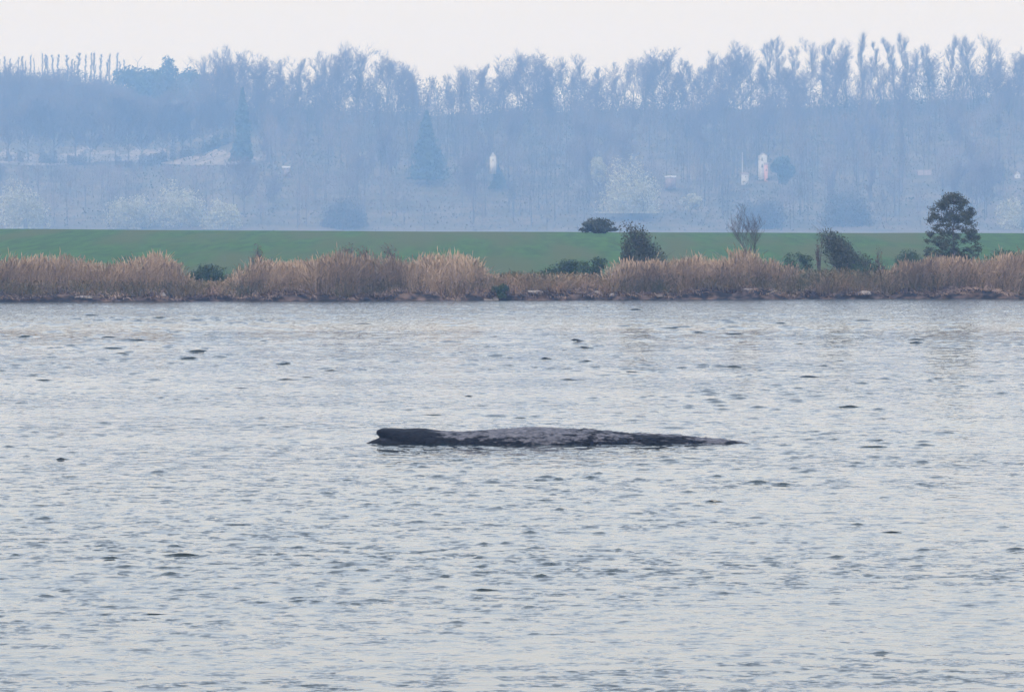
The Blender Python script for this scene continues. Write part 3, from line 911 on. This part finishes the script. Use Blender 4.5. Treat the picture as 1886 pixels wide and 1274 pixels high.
def reed_mesh(name, px0, px1, env, depth=(0.55, 7.0), dens=84, lean=0.12, short=0.35):
    """standing reeds between two columns; env: list of (px, py of the tops)"""
    x0, x1 = sx(px0), sx(px1)
    n = int((x1 - x0) * (depth[1] - depth[0]) * dens)
    x = rng.uniform(x0, x1, n)
    v = depth[0] + (depth[1] - depth[0]) * rng.random(n) ** 1.15
    # clumped
    dn = vnoise(x / 0.9, v / 1.2, 61) * 0.6 + vnoise(x / 3.0, v / 2.5, 62) * 0.6
    keep = rng.random(n) < np.clip(dn * 1.5 - 0.15, 0.06, 1)
    # ragged ends of the stand
    e = np.minimum(x - x0, x1 - x) / 2.2
    keep &= rng.random(n) < np.clip(e + 0.08, 0.05, 1)
    x, v = x[keep], v[keep]; n = len(x)
    y = shore_y(x) + v
    z = land_z(x, y) - 0.05
    px = CX + x / y * F_PX
    top_py = np.interp(px, [p for p, _ in env], [q for _, q in env])
    zt = H_EYE + (Y_HOR - top_py) / F_PX * y
    hmax = np.clip(zt - z, 0.3, None)
    h = hmax * (0.60 + 0.42 * rng.random(n) ** 0.7) * (0.72 + 0.34 * vnoise(x / 0.7, v, 63)) * (0.82 + 0.26 * fbm(x / 2.6, v / 3, 66, 2)) * np.clip(0.55 + v / 2.2, 0, 1)
    sh = rng.random(n) < short
    h = np.where(sh, h * rng.uniform(0.25, 0.75, n), h)
    h = np.where(rng.random(n) < .05, h * rng.uniform(1.05, 1.28, n), h)
    h = np.clip(h, 0.25, None)
    lean = lean * (1 + 2.2 * np.exp(-(v - depth[0]) / 0.7))
    ang = rng.normal(0, 1, n) * lean + 0.10 * (vnoise(x / 2.5, v / 3, 64) - 0.5) * 4
    ay = rng.normal(0, 1, n) * lean - 0.25 * np.exp(-(v - depth[0]) / 0.8)
    wd = rng.uniform(0.008, 0.019, n)
    a = rng.uniform(-0.9, 0.9, n)
    ux, uy = np.cos(a), np.sin(a)
    P0 = np.stack([x, y, z], 1)
    def pt(t):
        return P0 + np.stack([ang * h * t ** 2, ay * h * t ** 2, h * t * (1 - 0.10 * t * np.abs(ang))], 1)
    U = np.stack([ux, uy, 0 * ux], 1)
    ts = [0, 0.5, 0.82, 0.93, 1.0]
    pl = ~sh
    ws = [wd * 1.1, wd, wd * 0.8, np.where(pl, rng.uniform(.02, .046, n), wd * .6), wd * 0.2]
    ring = []
    for t, ww in zip(ts, ws):
        c = pt(t)
        ring.append(c - U * ww[:, None]); ring.append(c + U * ww[:, None])
    V = np.stack(ring, 1)
    # a bent leaf on each side of the stem
    lf = []
    for s in (0.35, 0.6):
        b = pt(s); az = rng.uniform(0, 6.28, n)
        L = h * rng.uniform(.14, .3, n)
        tip = b + np.stack([np.cos(az) * L * .75, np.sin(az) * L * .75, L * rng.uniform(-.1, .8, n)], 1)
        off = np.stack([0 * az, 0 * az, rng.uniform(.012, .03, n)], 1)
        lf += [b - off, b + off, tip + off * .2, tip - off * .2]
    V = np.concatenate([V, np.stack(lf, 1)], 1)
    nv = V.shape[1]
    base = (np.arange(n) * nv)[:, None]
    fc = [base + np.array([[2 * k, 2 * k + 1, 2 * k + 3, 2 * k + 2]]) for k in range(4)]
    fc += [base + np.array([[10 + 4 * k, 11 + 4 * k, 12 + 4 * k, 13 + 4 * k]]) for k in range(2)]
    tint = np.clip(fbm(x / 2.4, v / 2.0, 65, 3) * 1.7 - 0.45 + rng.normal(0.0, 0.2, n), 0, 1)
    return mesh(name, V.reshape(-1, 3), np.concatenate(fc, 0), tint=np.repeat(tint, nv)), n

REEDS = [
    (-140, 205, [(-140, 470), (0, 468), (60, 464), (130, 464), (172, 474), (205, 482)], 'tall beige reed stand on the bank at the left edge'),
    (158, 352, [(158, 476), (205, 478), (250, 469), (300, 459), (325, 475), (345, 500)], 'beige reed stand left of the dark green bush in the bank gap'),
    (410, 650, [(418, 500), (440, 480), (470, 462), (500, 470), (560, 476), (600, 474), (650, 462)], 'brownish reeds right of the gap, with a dark bramble mound behind'),
    (565, 918, [(565, 480), (615, 460), (650, 456), (690, 460), (740, 468), (800, 456), (850, 456), (880, 474), (902, 500)], 'dense tall golden reed stand left of the middle of the bank'),
    (1112, 1372, [(1126, 484), (1150, 468), (1180, 474), (1230, 470), (1290, 460), (1320, 470), (1345, 480)], 'reddish beige reeds below the large dark bush'),
    (1310, 1478, [(1335, 470), (1360, 442), (1380, 446), (1400, 470), (1450, 478)], 'reeds around the foot of the small bare tree'),
    (1618, 2030, [(1640, 486), (1665, 474), (1700, 470), (1760, 466), (1800, 472), (1850, 460), (1900, 458), (2030, 466)], 'tall beige reed stand in front of the round-crowned tree at the right edge'),
]
DEPTHS = [(2.8, 8.0), (2.3, 8.0), (1.9, 7.5), (1.3, 7.5), (1.6, 7.5), (1.7, 7.0), (1.1, 8.0)]
for (a, b, env, lab), dp in zip(REEDS, DEPTHS):
    me, n = reed_mesh('reeds', a, b, env, depth=dp)
    tag(obj('reeds', me, M['reed']), lab, 'reeds', kind='stuff')
me, n = reed_mesh('dry_grass', -150, 2040, [(-150, 508), (340, 510), (420, 512), (600, 503), (900, 505), (940, 496), (1120, 500), (1440, 496), (1500, 488), (1560, 486), (1640, 490), (2040, 500)],
                  depth=(0.8, 11.0), dens=34, lean=0.4, short=0.4)
tag(obj('dry_grass', me, M['grass']), 'dry leaning grass tufts covering the bank between the reeds', 'grass', kind='stuff')

def matted():
    """straw lying flat on the slope and hanging over the cut edge of the bank"""
    n = 26000
    x = rng.uniform(sx(-150), sx(2040), n); v = 0.22 + 3.4 * rng.random(n) ** 1.2
    keep = rng.random(n) < np.clip(fbm(x / 1.7, v / 0.8, 67, 3) * 2.6 - 0.75, 0.02, 1)
    x, v = x[keep], v[keep]; n = len(x)
    y = shore_y(x) + v; z = bank_z(x, v) + 0.02
    az = rng.normal(-1.57, 0.9, n) + 2.5 * (vnoise(x / 3, v, 68) - .5); el = np.abs(rng.normal(0.15, 0.3, n))
    L = rng.uniform(.25, .8, n)
    P0 = np.stack([x, y, z], 1)
    D = np.stack([np.cos(az) * np.cos(el), np.sin(az) * np.cos(el), np.sin(el)], 1) * L[:, None]
    P1 = P0 + D * .55 + np.array([0, 0, .05]); P2 = P0 + D + np.stack([0 * x, 0 * x, -0.25 * L], 1)
    W = np.stack([-np.sin(az), np.cos(az), 0 * az + .5], 1) * rng.uniform(.012, .03, n)[:, None]
    V = np.stack([P0 - W, P0 + W, P1 - W, P1 + W, P2 - W * .3, P2 + W * .3], 1)
    b_ = (np.arange(n) * 6)[:, None]
    fc = np.concatenate([b_ + np.array([[0, 1, 3, 2]]), b_ + np.array([[2, 3, 5, 4]])], 0)
    tt = np.clip(fbm(x / 2.0, v, 69, 2) * 1.6 - .35 + rng.normal(0, .2, n), 0, 1)
    me = mesh('matted_straw', V.reshape(-1, 3), fc, tint=np.repeat(tt, 6))
    tag(obj('matted_straw', me, M['straw']), 'pale matted straw lying on the bank above the dark waterline', 'straw', kind='stuff')
matted()

def rough_edge():
    """dull unmown grass between the reeds and the green crop"""
    n = 46000
    x = rng.uniform(sx(-150), sx(2040), n); v = 9 + 34 * rng.random(n) ** 1.8
    keep = rng.random(n) < np.clip(fbm(x / 4, v / 9, 70, 3) * 2.4 - 0.6, 0.03, 1)
    x, v = x[keep], v[keep]; n = len(x)
    y = shore_y(x) + v; z = land_z(x, y) - .03
    h = rng.uniform(.25, .95, n) * (0.35 + 1.1 * vnoise(x / 3, v / 4, 73)) * np.clip(1.3 - v / 45, .4, 1); a = rng.uniform(-.9, .9, n); w_ = rng.uniform(.015, .035, n)
    lx = rng.normal(0, .22, n) * h; ly = rng.normal(0, .22, n) * h
    U = np.stack([np.cos(a) * w_, np.sin(a) * w_, 0 * a], 1)
    P0 = np.stack([x, y, z], 1); P1 = P0 + np.stack([lx * .3, ly * .3, h * .6], 1); P2 = P0 + np.stack([lx, ly, h], 1)
    V = np.stack([P0 - U, P0 + U, P1 - U, P1 + U, P2 - U * .2, P2 + U * .2], 1)
    b_ = (np.arange(n) * 6)[:, None]
    fc = np.concatenate([b_ + np.array([[0, 1, 3, 2]]), b_ + np.array([[2, 3, 5, 4]])], 0)
    tt = np.clip(rng.normal(.35, .25, n), 0, 1)
    me = mesh('rough_grass', V.reshape(-1, 3), fc, tint=np.repeat(tt, 6))
    tag(obj('rough_grass', me, M['roughgrass']), 'dull unmown grass between the reeds and the green field', 'grass', kind='stuff')
rough_edge()

def bush(name, px, foot, top, wpx, d, mat, label, cat='bush', n=5000, size=0.10, flat=1.0, spiky=0, lobes=9, seed=0, squash=0.75, tilt=0.0):
    """shrub of stems and leaf clumps: lobes of small leaves with gaps"""
    rr = random.Random(seed + px)
    w_, h_ = wpx / F_PX * d, (foot - top) / F_PX * d
    zf = float(land_z(x_at(px, d), d)) if d < 700 else float(field_z(x_at(px, d), d))
    zb = min(z_at(foot, d), zf) if d < 700 else zf
    h_ += z_at(foot, d) - zb
    t = thing(name, (x_at(px, d), d, zb), label, cat)
    segs = []; cent = []
    lobes = int(lobes * 1.8)
    for k in range(lobes):
        a = rr.uniform(0, 6.28); q = rr.uniform(.1, .72)
        hz = rr.uniform(.10, .82)
        c = Vector((math.cos(a) * q * w_ / 2, math.sin(a) * q * w_ / 2 * flat, hz * h_ * (1.05 - .35 * q)))
        cent.append((c, rr.uniform(.24, .38)))
        b0 = Vector((rr.gauss(0, .04) * w_, rr.gauss(0, .04) * w_, -0.1))
        m = b0.lerp(c, .5) + Vector((0, 0, .06 * h_))
        r0 = .02 + .008 * h_
        segs += [(*b0, *m, r0, r0 * .7), (*m, *c, r0 * .7, r0 * .35)]
        for j in range(5):
            e = c + Vector((rr.gauss(0, .16) * w_, rr.gauss(0, .16) * w_ * flat, rr.uniform(.02, .22) * h_))
            segs.append((*c, *e, r0 * .35, r0 * .12))
    for j in range(spiky):
        c, _ = rr.choice(cent)
        e = c + Vector((rr.gauss(0, .12) * w_, rr.gauss(0, .12) * w_, rr.uniform(.2, .42) * h_))
        segs.append((*c, *e, .012, .004))
    segs = np.array(segs)
    for i_ in (0, 3): segs[:, i_] += tilt * w_ * (segs[:, i_ + 2] / h_ - .5)
    v, f = prisms(segs, 4)
    obj('stem', mesh('stem', v, f), M['bark'], t)
    cc = np.array([c for c, _ in cent]); cr = np.array([q for _, q in cent])
    idx = rng.integers(0, lobes, n)
    q = rng.normal(size=(n, 3)); q /= np.linalg.norm(q, axis=1, keepdims=True); q *= rng.random((n, 1)) ** 0.5
    P = cc[idx] + q * cr[idx][:, None] * np.array([w_ * .62, w_ * .62 * flat, h_ * squash])
    P[:, 2] = np.clip(P[:, 2], 0.03, h_ * 1.03)
    f3 = np.array([mnoise.noise(Vector(q_ * 2.6)) for q_ in P])
    P = P[(f3 > -.12) | (rng.random(n) < .25)]; n = len(P)
    P[:, 0] += tilt * w_ * (P[:, 2] / h_ - .5)
    V, Fc, tt = leaf_cards(P, size, 1.5, np.clip(rng.normal(.4, .28, n), 0, 1))
    obj('foliage', mesh('foliage', V, Fc, tint=tt), mat, t)
    return t

B, BR, DE = M['bush'], M['bramble'], M['dead']
bush('field_bush', 1097, 428, 402, 84, 752, B, 'low wide dark green bush on the far edge of the green field', n=6500, size=0.15, lobes=12, seed=1)
bush('shore_bush', 1181, 482, 403, 92, 538, B, 'large dark bush on the bank in front of the low green bush', n=13000, size=0.10, spiky=24, lobes=13, seed=2, tilt=-0.35)
bush('shore_bush', 1556, 506, 419, 112, 539, B, 'dark ragged bush leaning on the bank between the bare tree and the round-crowned tree', n=13000, size=0.10, spiky=34, lobes=14, seed=3, tilt=-0.75)
bush('bramble', 1508, 470, 424, 22, 543, DE, 'thin brown shoot sticking up at the left of the dark ragged bush', n=240, size=0.08, spiky=8, lobes=4, seed=4, squash=1.0)
bush('bramble', 380, 516, 480, 92, 530, BR, 'dark green bush filling the gap in the left reeds', n=6000, size=0.09, lobes=11, seed=5)
bush('bramble', 1035, 508, 472, 100, 540, BR, 'dark green bramble thicket left of the large dark bush', n=6500, size=0.09, lobes=12, seed=6)
bush('bramble', 1098, 504, 470, 70, 537, BR, 'green bramble between the thicket and the large dark bush', n=4500, size=0.09, lobes=9, seed=7)
bush('bramble', 1468, 480, 461, 70, 556, BR, 'low green bramble on the field edge right of the small bare tree', n=3600, size=0.09, lobes=9, seed=8)
bush('bramble', 1586, 516, 474, 80, 536, BR, 'rounded green bramble low on the bank below the ragged bush', n=5200, size=0.09, lobes=9, seed=9)
bush('bramble', 1680, 474, 455, 90, 562, BR, 'flat green bramble on the field edge left of the round-crowned tree', n=4600, size=0.09, lobes=11, seed=10)
bush('bramble', 1845, 470, 456, 110, 562, BR, 'flat green bramble on the field edge right of the round-crowned tree', n=4600, size=0.09, lobes=11, seed=11)
bush('bramble', 922, 545, 522, 46, 522.5, BR, 'small dark green shrub at the water edge right of the golden reeds', n=2200, size=0.08, lobes=7, seed=12)
bush('dead_bramble', 474, 480, 444, 38, 536, DE, 'brown dead bramble mound poking above the reeds on the left', n=1600, size=0.08, lobes=7, seed=13)
bush('dead_bramble', 650, 472, 444, 80, 541, DE, 'long brown dead bramble mound behind the golden reeds', n=2600, size=0.08, lobes=9, seed=14)
bush('dead_bramble', 718, 470, 440, 56, 543, DE, 'peaked brown dead bramble right of the long mound behind the golden reeds', n=2000, size=0.08, lobes=7, seed=15)
bush('dead_bramble', 235, 500, 466, 60, 534, DE, 'thin brown dead bramble among the second reed stand', n=900, size=0.07, lobes=7, seed=16)
bush('dead_bramble', 1618, 510, 452, 50, 537, DE, 'leaning pale brown stalks right of the ragged bush', n=700, size=0.08, spiky=30, lobes=7, seed=17)

# round-crowned tree at the right
def shore_tree():
    d = 548.0; px = 1757
    h = (470 - 356) / F_PX * d; w_ = 104 / F_PX * d
    x = x_at(px, d); zb = float(land_z(x, d)); h += z_at(470, d) - zb
    t = thing('shore_tree', (x, d, zb), 'round-crowned dark green tree with a short trunk behind the right reeds', 'tree')
    rr = random.Random(5)
    segs = []; cl = []
    p = Vector((0, 0, -.1)); rad = .12
    trunk_top = h * .9
    n = 8
    for i in range(n):
        q = Vector((rr.gauss(0, .05), rr.gauss(0, .05), trunk_top * (i + 1) / n))
        segs.append((*p, *q, rad, rad * .82)); rad *= .82; p = q
        f = (i + 1) / n
        if f > .22:
            prof = math.sin(min(1, (f - .12) / .88) * math.pi * .80 + .45) ** 0.8 if f < 1 else .3
            for k in range(8):
                a = rr.uniform(0, 6.28)
                L = w_ * .5 * max(.25, prof) * rr.uniform(.55, 1.05)
                e = q + Vector((math.cos(a) * L, math.sin(a) * L, L * rr.uniform(.15, .65)))
                m = q.lerp(e, .5) + Vector((0, 0, -.05))
                segs += [(*q, *m, rad * .5, rad * .3), (*m, *e, rad * .3, .008)]
                cl.append((e, rr.uniform(.28, .52))); cl.append((m, rr.uniform(.22, .42)))
    for k in range(5):
        e = p + Vector((rr.gauss(0, .25), rr.gauss(0, .25), rr.uniform(.1, .5))); segs.append((*p, *e, .02, .006)); cl.append((e, .25))
    v, f = prisms(segs, 5)
    obj('trunk', mesh('trunk', v, f), M['bark'], t)
    pts = []                                     # many leafy sprays through the crown, with gaps between them
    for k in range(205):
        zz = rr.uniform(.17, .99)
        pr = float(np.interp(zz, [.17, .24, .32, .45, .6, .75, .88, 1.0], [.40, .90, 1.04, 1.04, .98, .84, .60, .22]))
        a = rr.uniform(0, 6.28); q = rr.uniform(.25, 1.0) ** .6 * pr * rr.uniform(.82, 1.08)
        c = np.array([math.cos(a) * q * w_ * .5, math.sin(a) * q * w_ * .5, zz * h])
        n_ = rr.randint(60, 150)
        o_ = rng.normal(size=(n_, 3)) * np.array([.17, .17, .10]) * rr.uniform(.7, 1.35)
        o_[:, 2] += np.hypot(o_[:, 0], o_[:, 1]) * .35
        pts.append(c + o_)
    P = np.concatenate(pts)
    V, Fc, tt = leaf_cards(P, .075, 1.7, np.clip(rng.normal(.45, .3, len(P)), 0, 1))
    obj('crown', mesh('crown', V, Fc, tint=tt), B, t)
shore_tree()

def small_bare_tree():
    d = 542.0; px = 1386
    x = x_at(px, d); zb = float(land_z(x, d))
    h = z_at(372, d) - zb
    t = thing('small_bare_tree', (x, d, zb), 'small leafless tree leaning left on the bank near the reeds', 'tree')
    r = random.Random(12); segs = []; tw = []
    def grow(p, dr, L, rad, lev):
        n = 3
        for i in range(n):
            dr = Vector((dr.x + r.gauss(0, .14), dr.y + r.gauss(0, .14), dr.z + .10)).normalized()
            q = p + dr * L / n
            (segs if lev < 3 else tw).append((*p, *q, rad, rad * .78)); p = q; rad *= .78
            if lev < 4 and (i > 0 or lev > 0):
                for k in range(2 if lev < 2 else 1):
                    a = r.uniform(0, 6.28); el = r.uniform(.4, .9)
                    sd = (dr * math.cos(el) + Vector((math.cos(a), math.sin(a), .2)) * math.sin(el)).normalized()
                    grow(p.copy(), sd, L * r.uniform(.5, .7), rad * .66, lev + 1)
    grow(Vector((0, 0, -.1)), Vector((-.05, 0, 1)), h * .38, .085, 0)
    grow(Vector((.02, 0, .5)), Vector((.35, 0, 1)).normalized(), h * .36, .06, 0)
    grow(Vector((-.02, 0, .6)), Vector((-.28, .1, 1)).normalized(), h * .36, .06, 0)
    S_ = np.array(segs + tw)
    k = h / max(S_[:, 5].max(), .1)
    for lst, nm, sd in ((segs, 'trunk', 5), (tw, 'crown', 3)):
        a = np.array(lst); a[:, :6] *= k
        a[:, 6:] = np.maximum(a[:, 6:], .006)
        v, f = prisms(a, sd)
        obj(nm, mesh(nm, v, f), M['bark'], t)
small_bare_tree()

# pale stones and driftwood along the foot of the bank
def stone(px, wpx, hpx, v, label, seed, mat=None):
    x = sx(px); y = float(shore_y(x)) + v
    z = float(bank_z(np.array(x), np.array(v)))
    w_, h_ = wpx / F_PX * y, hpx / F_PX * y
    import bmesh
    bm = bmesh.new(); bmesh.ops.create_icosphere(bm, subdivisions=3, radius=1.0)
    for q in bm.verts:
        n = mnoise.noise(q.co * 1.3 + Vector((seed * 3.1, 0, 0))) * .35 + mnoise.noise(q.co * 3.1 + Vector((seed, 5, 0))) * .14
        c = q.co * (1 + n)
        q.co = Vector((c.x * w_ / 2, c.y * w_ * .4, max(c.z, -.5) * h_ * .6))
    me = bpy.data.meshes.new('stone'); bm.to_mesh(me); bm.free()
    o = obj('stone', me, mat or M['stone']); o.location = (x, y, z + h_ * .15)
    tag(o, label, 'stone')
for i, (px, wpx, hpx, v, lab) in enumerate([
        (1214, 13, 7, .35, 'pale rounded stone on the bank below the reddish reeds'),
        (1594, 22, 8, .5, 'pale flat boulder at the foot of the bank below the green bramble'),
        (1100, 13, 7, 1.2, 'pinkish stone low on the bank below the bramble thicket'),
        (300, 12, 8, .8, 'small pale stone on the bank below the second reed stand'),
        (912, 12, 6, .05, 'pale stone at the waterline beside the small dark shrub'),
        (1128, 14, 6, .6, 'flat grey stone on the bank left of the reddish reeds'),
        (160, 26, 6, .5, 'long low pale stone under the leftmost reed stand'),
        (985, 30, 8, 1.0, 'broad pale slab of bank stone in the middle of the shore'),
        (1376, 18, 6, .6, 'pale stone on the bank below the small bare tree')]):
    stone(px, wpx, hpx, v, lab, i + 1)
def log(px, v, L, ang, el, label, seed):
    x = sx(px); y = float(shore_y(x)) + v; z = float(bank_z(np.array(x), np.array(v)))
    r = random.Random(seed); segs = []
    dr = Vector((math.cos(ang) * math.cos(el), math.sin(ang) * math.cos(el), math.sin(el)))
    p = Vector((-dr.x * L / 2, -dr.y * L / 2, .05)); rad = .07
    for i in range(5):
        q = p + dr * L / 5 + Vector((r.gauss(0, .03), r.gauss(0, .03), r.gauss(0, .02)))
        segs.append((*p, *q, rad, rad * .82)); rad *= .82; p = q
        if i in (1, 3): segs.append((*p, p.x + r.uniform(-.2, .3), p.y, p.z + .25, rad * .5, .01))
    v_, f = prisms(segs, 7)
    o = obj('driftwood', mesh('driftwood', v_, f), M['wood']); o.location = (x, y, z)
    tag(o, label, 'driftwood')
log(833, .05, 1.1, 2.8, -.5, 'bleached branch sloping into the water below the golden reeds', 1)
log(905, -.05, 1.2, .2, .0, 'bleached branch lying at the waterline beside the small dark shrub', 2)
log(150, .35, 3.0, .06, .02, 'long pale driftwood log under the leftmost reeds', 3)
log(1420, .3, 1.0, .5, .3, 'short pale branch on the bank right of the small bare tree', 4)

# ------------------------------------------------------------------ the whale
def build_whale():
    d = F_PX * H_EYE / (818 - Y_HOR)
    s = d / F_PX
    X = lambda px: (px - CX) * s
    Zt = lambda py: (818 - py) * s
    def tube(prof, name):
        """prof: (px, top py, bottom z, half width m, centre y m, roundness)"""
        NS = 28
        xs = [p[0] for p in prof]
        px = np.arange(xs[0], xs[-1] + .01, 3.0)
        top = np.interp(px, xs, [p[1] for p in prof]); bot = np.interp(px, xs, [p[2] for p in prof])
        hw = np.interp(px, xs, [p[3] for p in prof]); cy = np.interp(px, xs, [p[4] for p in prof])
        V = []
        for i in range(len(px)):
            zt, zb = Zt(top[i]), bot[i]
            zc, hh = (zt + zb) / 2, max((zt - zb) / 2, .004)
            for k in range(NS):
                a = 2 * math.pi * k / NS
                ca, sa = math.cos(a), math.sin(a)
                e = .85
                V.append((X(px[i]), cy[i] + hw[i] * math.copysign(abs(ca) ** e, ca), zc + hh * math.copysign(abs(sa) ** e, sa)))
        V = np.array(V); n = len(px)
        fc = []
        for i in range(n - 1):
            for k in range(NS):
                k2 = (k + 1) % NS
                fc.append((i * NS + k, (i + 1) * NS + k, (i + 1) * NS + k2, i * NS + k2))
        fc.append(tuple(range(NS))); fc.append(tuple(reversed([(n - 1) * NS + k for k in range(NS)])))
        return [tuple(v) for v in V], fc
    # back and upper head
    A = tube([(692, 795.6, .30, .10, 0, 1), (695, 792.8, .24, .22, 0, 1), (700, 790.8, .20, .30, 0, 1), (708, 789.4, .12, .42, 0, 1), (722, 790.0, -.1, .52, 0, 1),
              (742, 790.6, -.4, .62, 0, 1), (775, 790.2, -.6, .74, 0, 1), (784, 790.9, -.65, .78, 0, 1), (800, 793.5, -.7, .85, 0, 1), (822, 795.8, -.8, .95, 0, 1), (850, 796.4, -.9, 1.1, 0, 1),
              (880, 794.2, -.95, 1.2, 0, 1), (905, 792.3, -1, 1.28, 0, 1), (935, 790.3, -1, 1.35, 0, 1), (970, 788.2, -1, 1.4, 0, 1), (1000, 788.0, -1, 1.4, 0, 1), (1035, 790.2, -1, 1.36, 0, 1),
              (1050, 792.6, -1, 1.34, 0, 1), (1075, 791.6, -1, 1.3, 0, 1), (1100, 793.0, -.95, 1.24, 0, 1), (1130, 796.2, -.9, 1.16, 0, 1), (1150, 799.4, -.85, 1.1, 0, 1), (1180, 800.0, -.8, 1.0, 0, 1),
              (1220, 801.6, -.75, .9, 0, 1), (1265, 804.6, -.7, .78, 0, 1), (1300, 807.4, -.65, .66, 0, 1), (1340, 811.8, -.6, .52, 0, 1), (1384, 818.0, -.55, .38, 0, 1), (1440, 824, -.6, .3, 0, 1)], 'back')
    # lower jaw wedge
    Bq = tube([(660, 822, -.5, .12, -.05, 1), (673, 817.4, -.5, .22, -.05, 1), (688, 811.4, -.5, .34, -.05, 1), (702, 805.4, -.5, .46, -.05, 1), (715, 803, -.5, .55, -.05, 1), (760, 801, -.6, .7, 0, 1), (790, 803, -.6, .75, 0, 1)], 'jaw')
    me = bpy.data.meshes.new('body')
    o = bpy.data.objects.new('whale_tmp', me); COL.objects.link(o)
    nv = len(A[0])
    me.from_pydata(A[0] + Bq[0], [], A[1] + [tuple(i + nv for i in f) for f in Bq[1]])
    md = o.modifiers.new('r', 'REMESH'); md.mode = 'VOXEL'; md.voxel_size = 0.028
    ms = o.modifiers.new('s', 'SMOOTH'); ms.iterations = 2; ms.factor = .5
    dg = bpy.context.evaluated_depsgraph_get()
    me2 = bpy.data.meshes.new_from_object(o.evaluated_get(dg))
    bpy.data.objects.remove(o)
    nvt = len(me2.vertices)
    co = np.zeros(nvt * 3, np.float32); me2.vertices.foreach_get('co', co); co = co.reshape(-1, 3).astype(float)
    no = np.zeros(nvt * 3, np.float32); me2.vertices.foreach_get('normal', no); no = no.reshape(-1, 3)
    px = co[:, 0] / s + CX
    rough = np.interp(px, [690, 780, 850, 1030, 1050, 1340, 1390], [.5, .9, 1.3, 1.2, 2.2, 1.9, .4])
    dsp = (fbm(co[:, 0] * 3.2 + 7, co[:, 1] * 3.2 + co[:, 2] * 5, 71, 3) - .5) * .045 + (fbm(co[:, 0] * 11, co[:, 1] * 9 + co[:, 2] * 11, 72, 2) - .5) * .022
    co += no * (dsp * rough)[:, None]
    me2.vertices.foreach_set('co', co.astype(np.float32).ravel())
    paleness = np.interp(px, [690, 740, 790, 840, 880, 940, 1030, 1048, 1060, 1110, 1160, 1250, 1300, 1330, 1384],
                     [.17, .20, .26, .34, .40, .45, .46, .42, .34, .36, .31, .29, .38, .42, .20])
    paleness = paleness + (fbm(co[:, 0] * .9, co[:, 2] * 3 + co[:, 1], 91, 3) - .5) * .28
    paleness = paleness + np.clip(no[:, 2], 0, 1) ** 1.5 * .24 - .04  # paler the more the skin faces up
    a = me2.attributes.new('tint', 'FLOAT', 'POINT'); a.data.foreach_set('value', paleness.astype(np.float32))
    me2.polygons.foreach_set('use_smooth', np.ones(len(me2.polygons), bool))
    me2.name = 'body'
    me2.materials.clear()
    t = thing('whale', (0, d + .9, 0), 'dark mottled whale lying in the shallow water with its back above the surface', 'whale')
    o = obj('body', me2, M['whale'], t)
    me2.update()
build_whale()

# ------------------------------------------------------------------ haze over bay, field and wood
def build_haze():
    v, f = box(-1000, -120, -5.2, 1000, 4700, 138)
    me = mesh('haze', v, f)
    m = bpy.data.materials.new('sea_haze'); m.use_nodes = True
    t = m.node_tree; t.nodes.clear()
    o_ = t.nodes.new('ShaderNodeOutputMaterial')
    p = t.nodes.new('ShaderNodeVolumePrincipled')
    p.inputs['Color'].default_value = (0.32, 0.57, 1.0, 1)
    p.inputs['Absorption Color'].default_value = (1, 1, 1, 1)
    p.inputs['Density'].default_value = 0.00026
    p.inputs['Anisotropy'].default_value = 0.35
    t.links.new(p.outputs[0], o_.inputs['Volume'])
    tag(obj('haze', me, m), 'thin blue haze over the bay and the far wood', 'haze', kind='stuff')
build_haze()
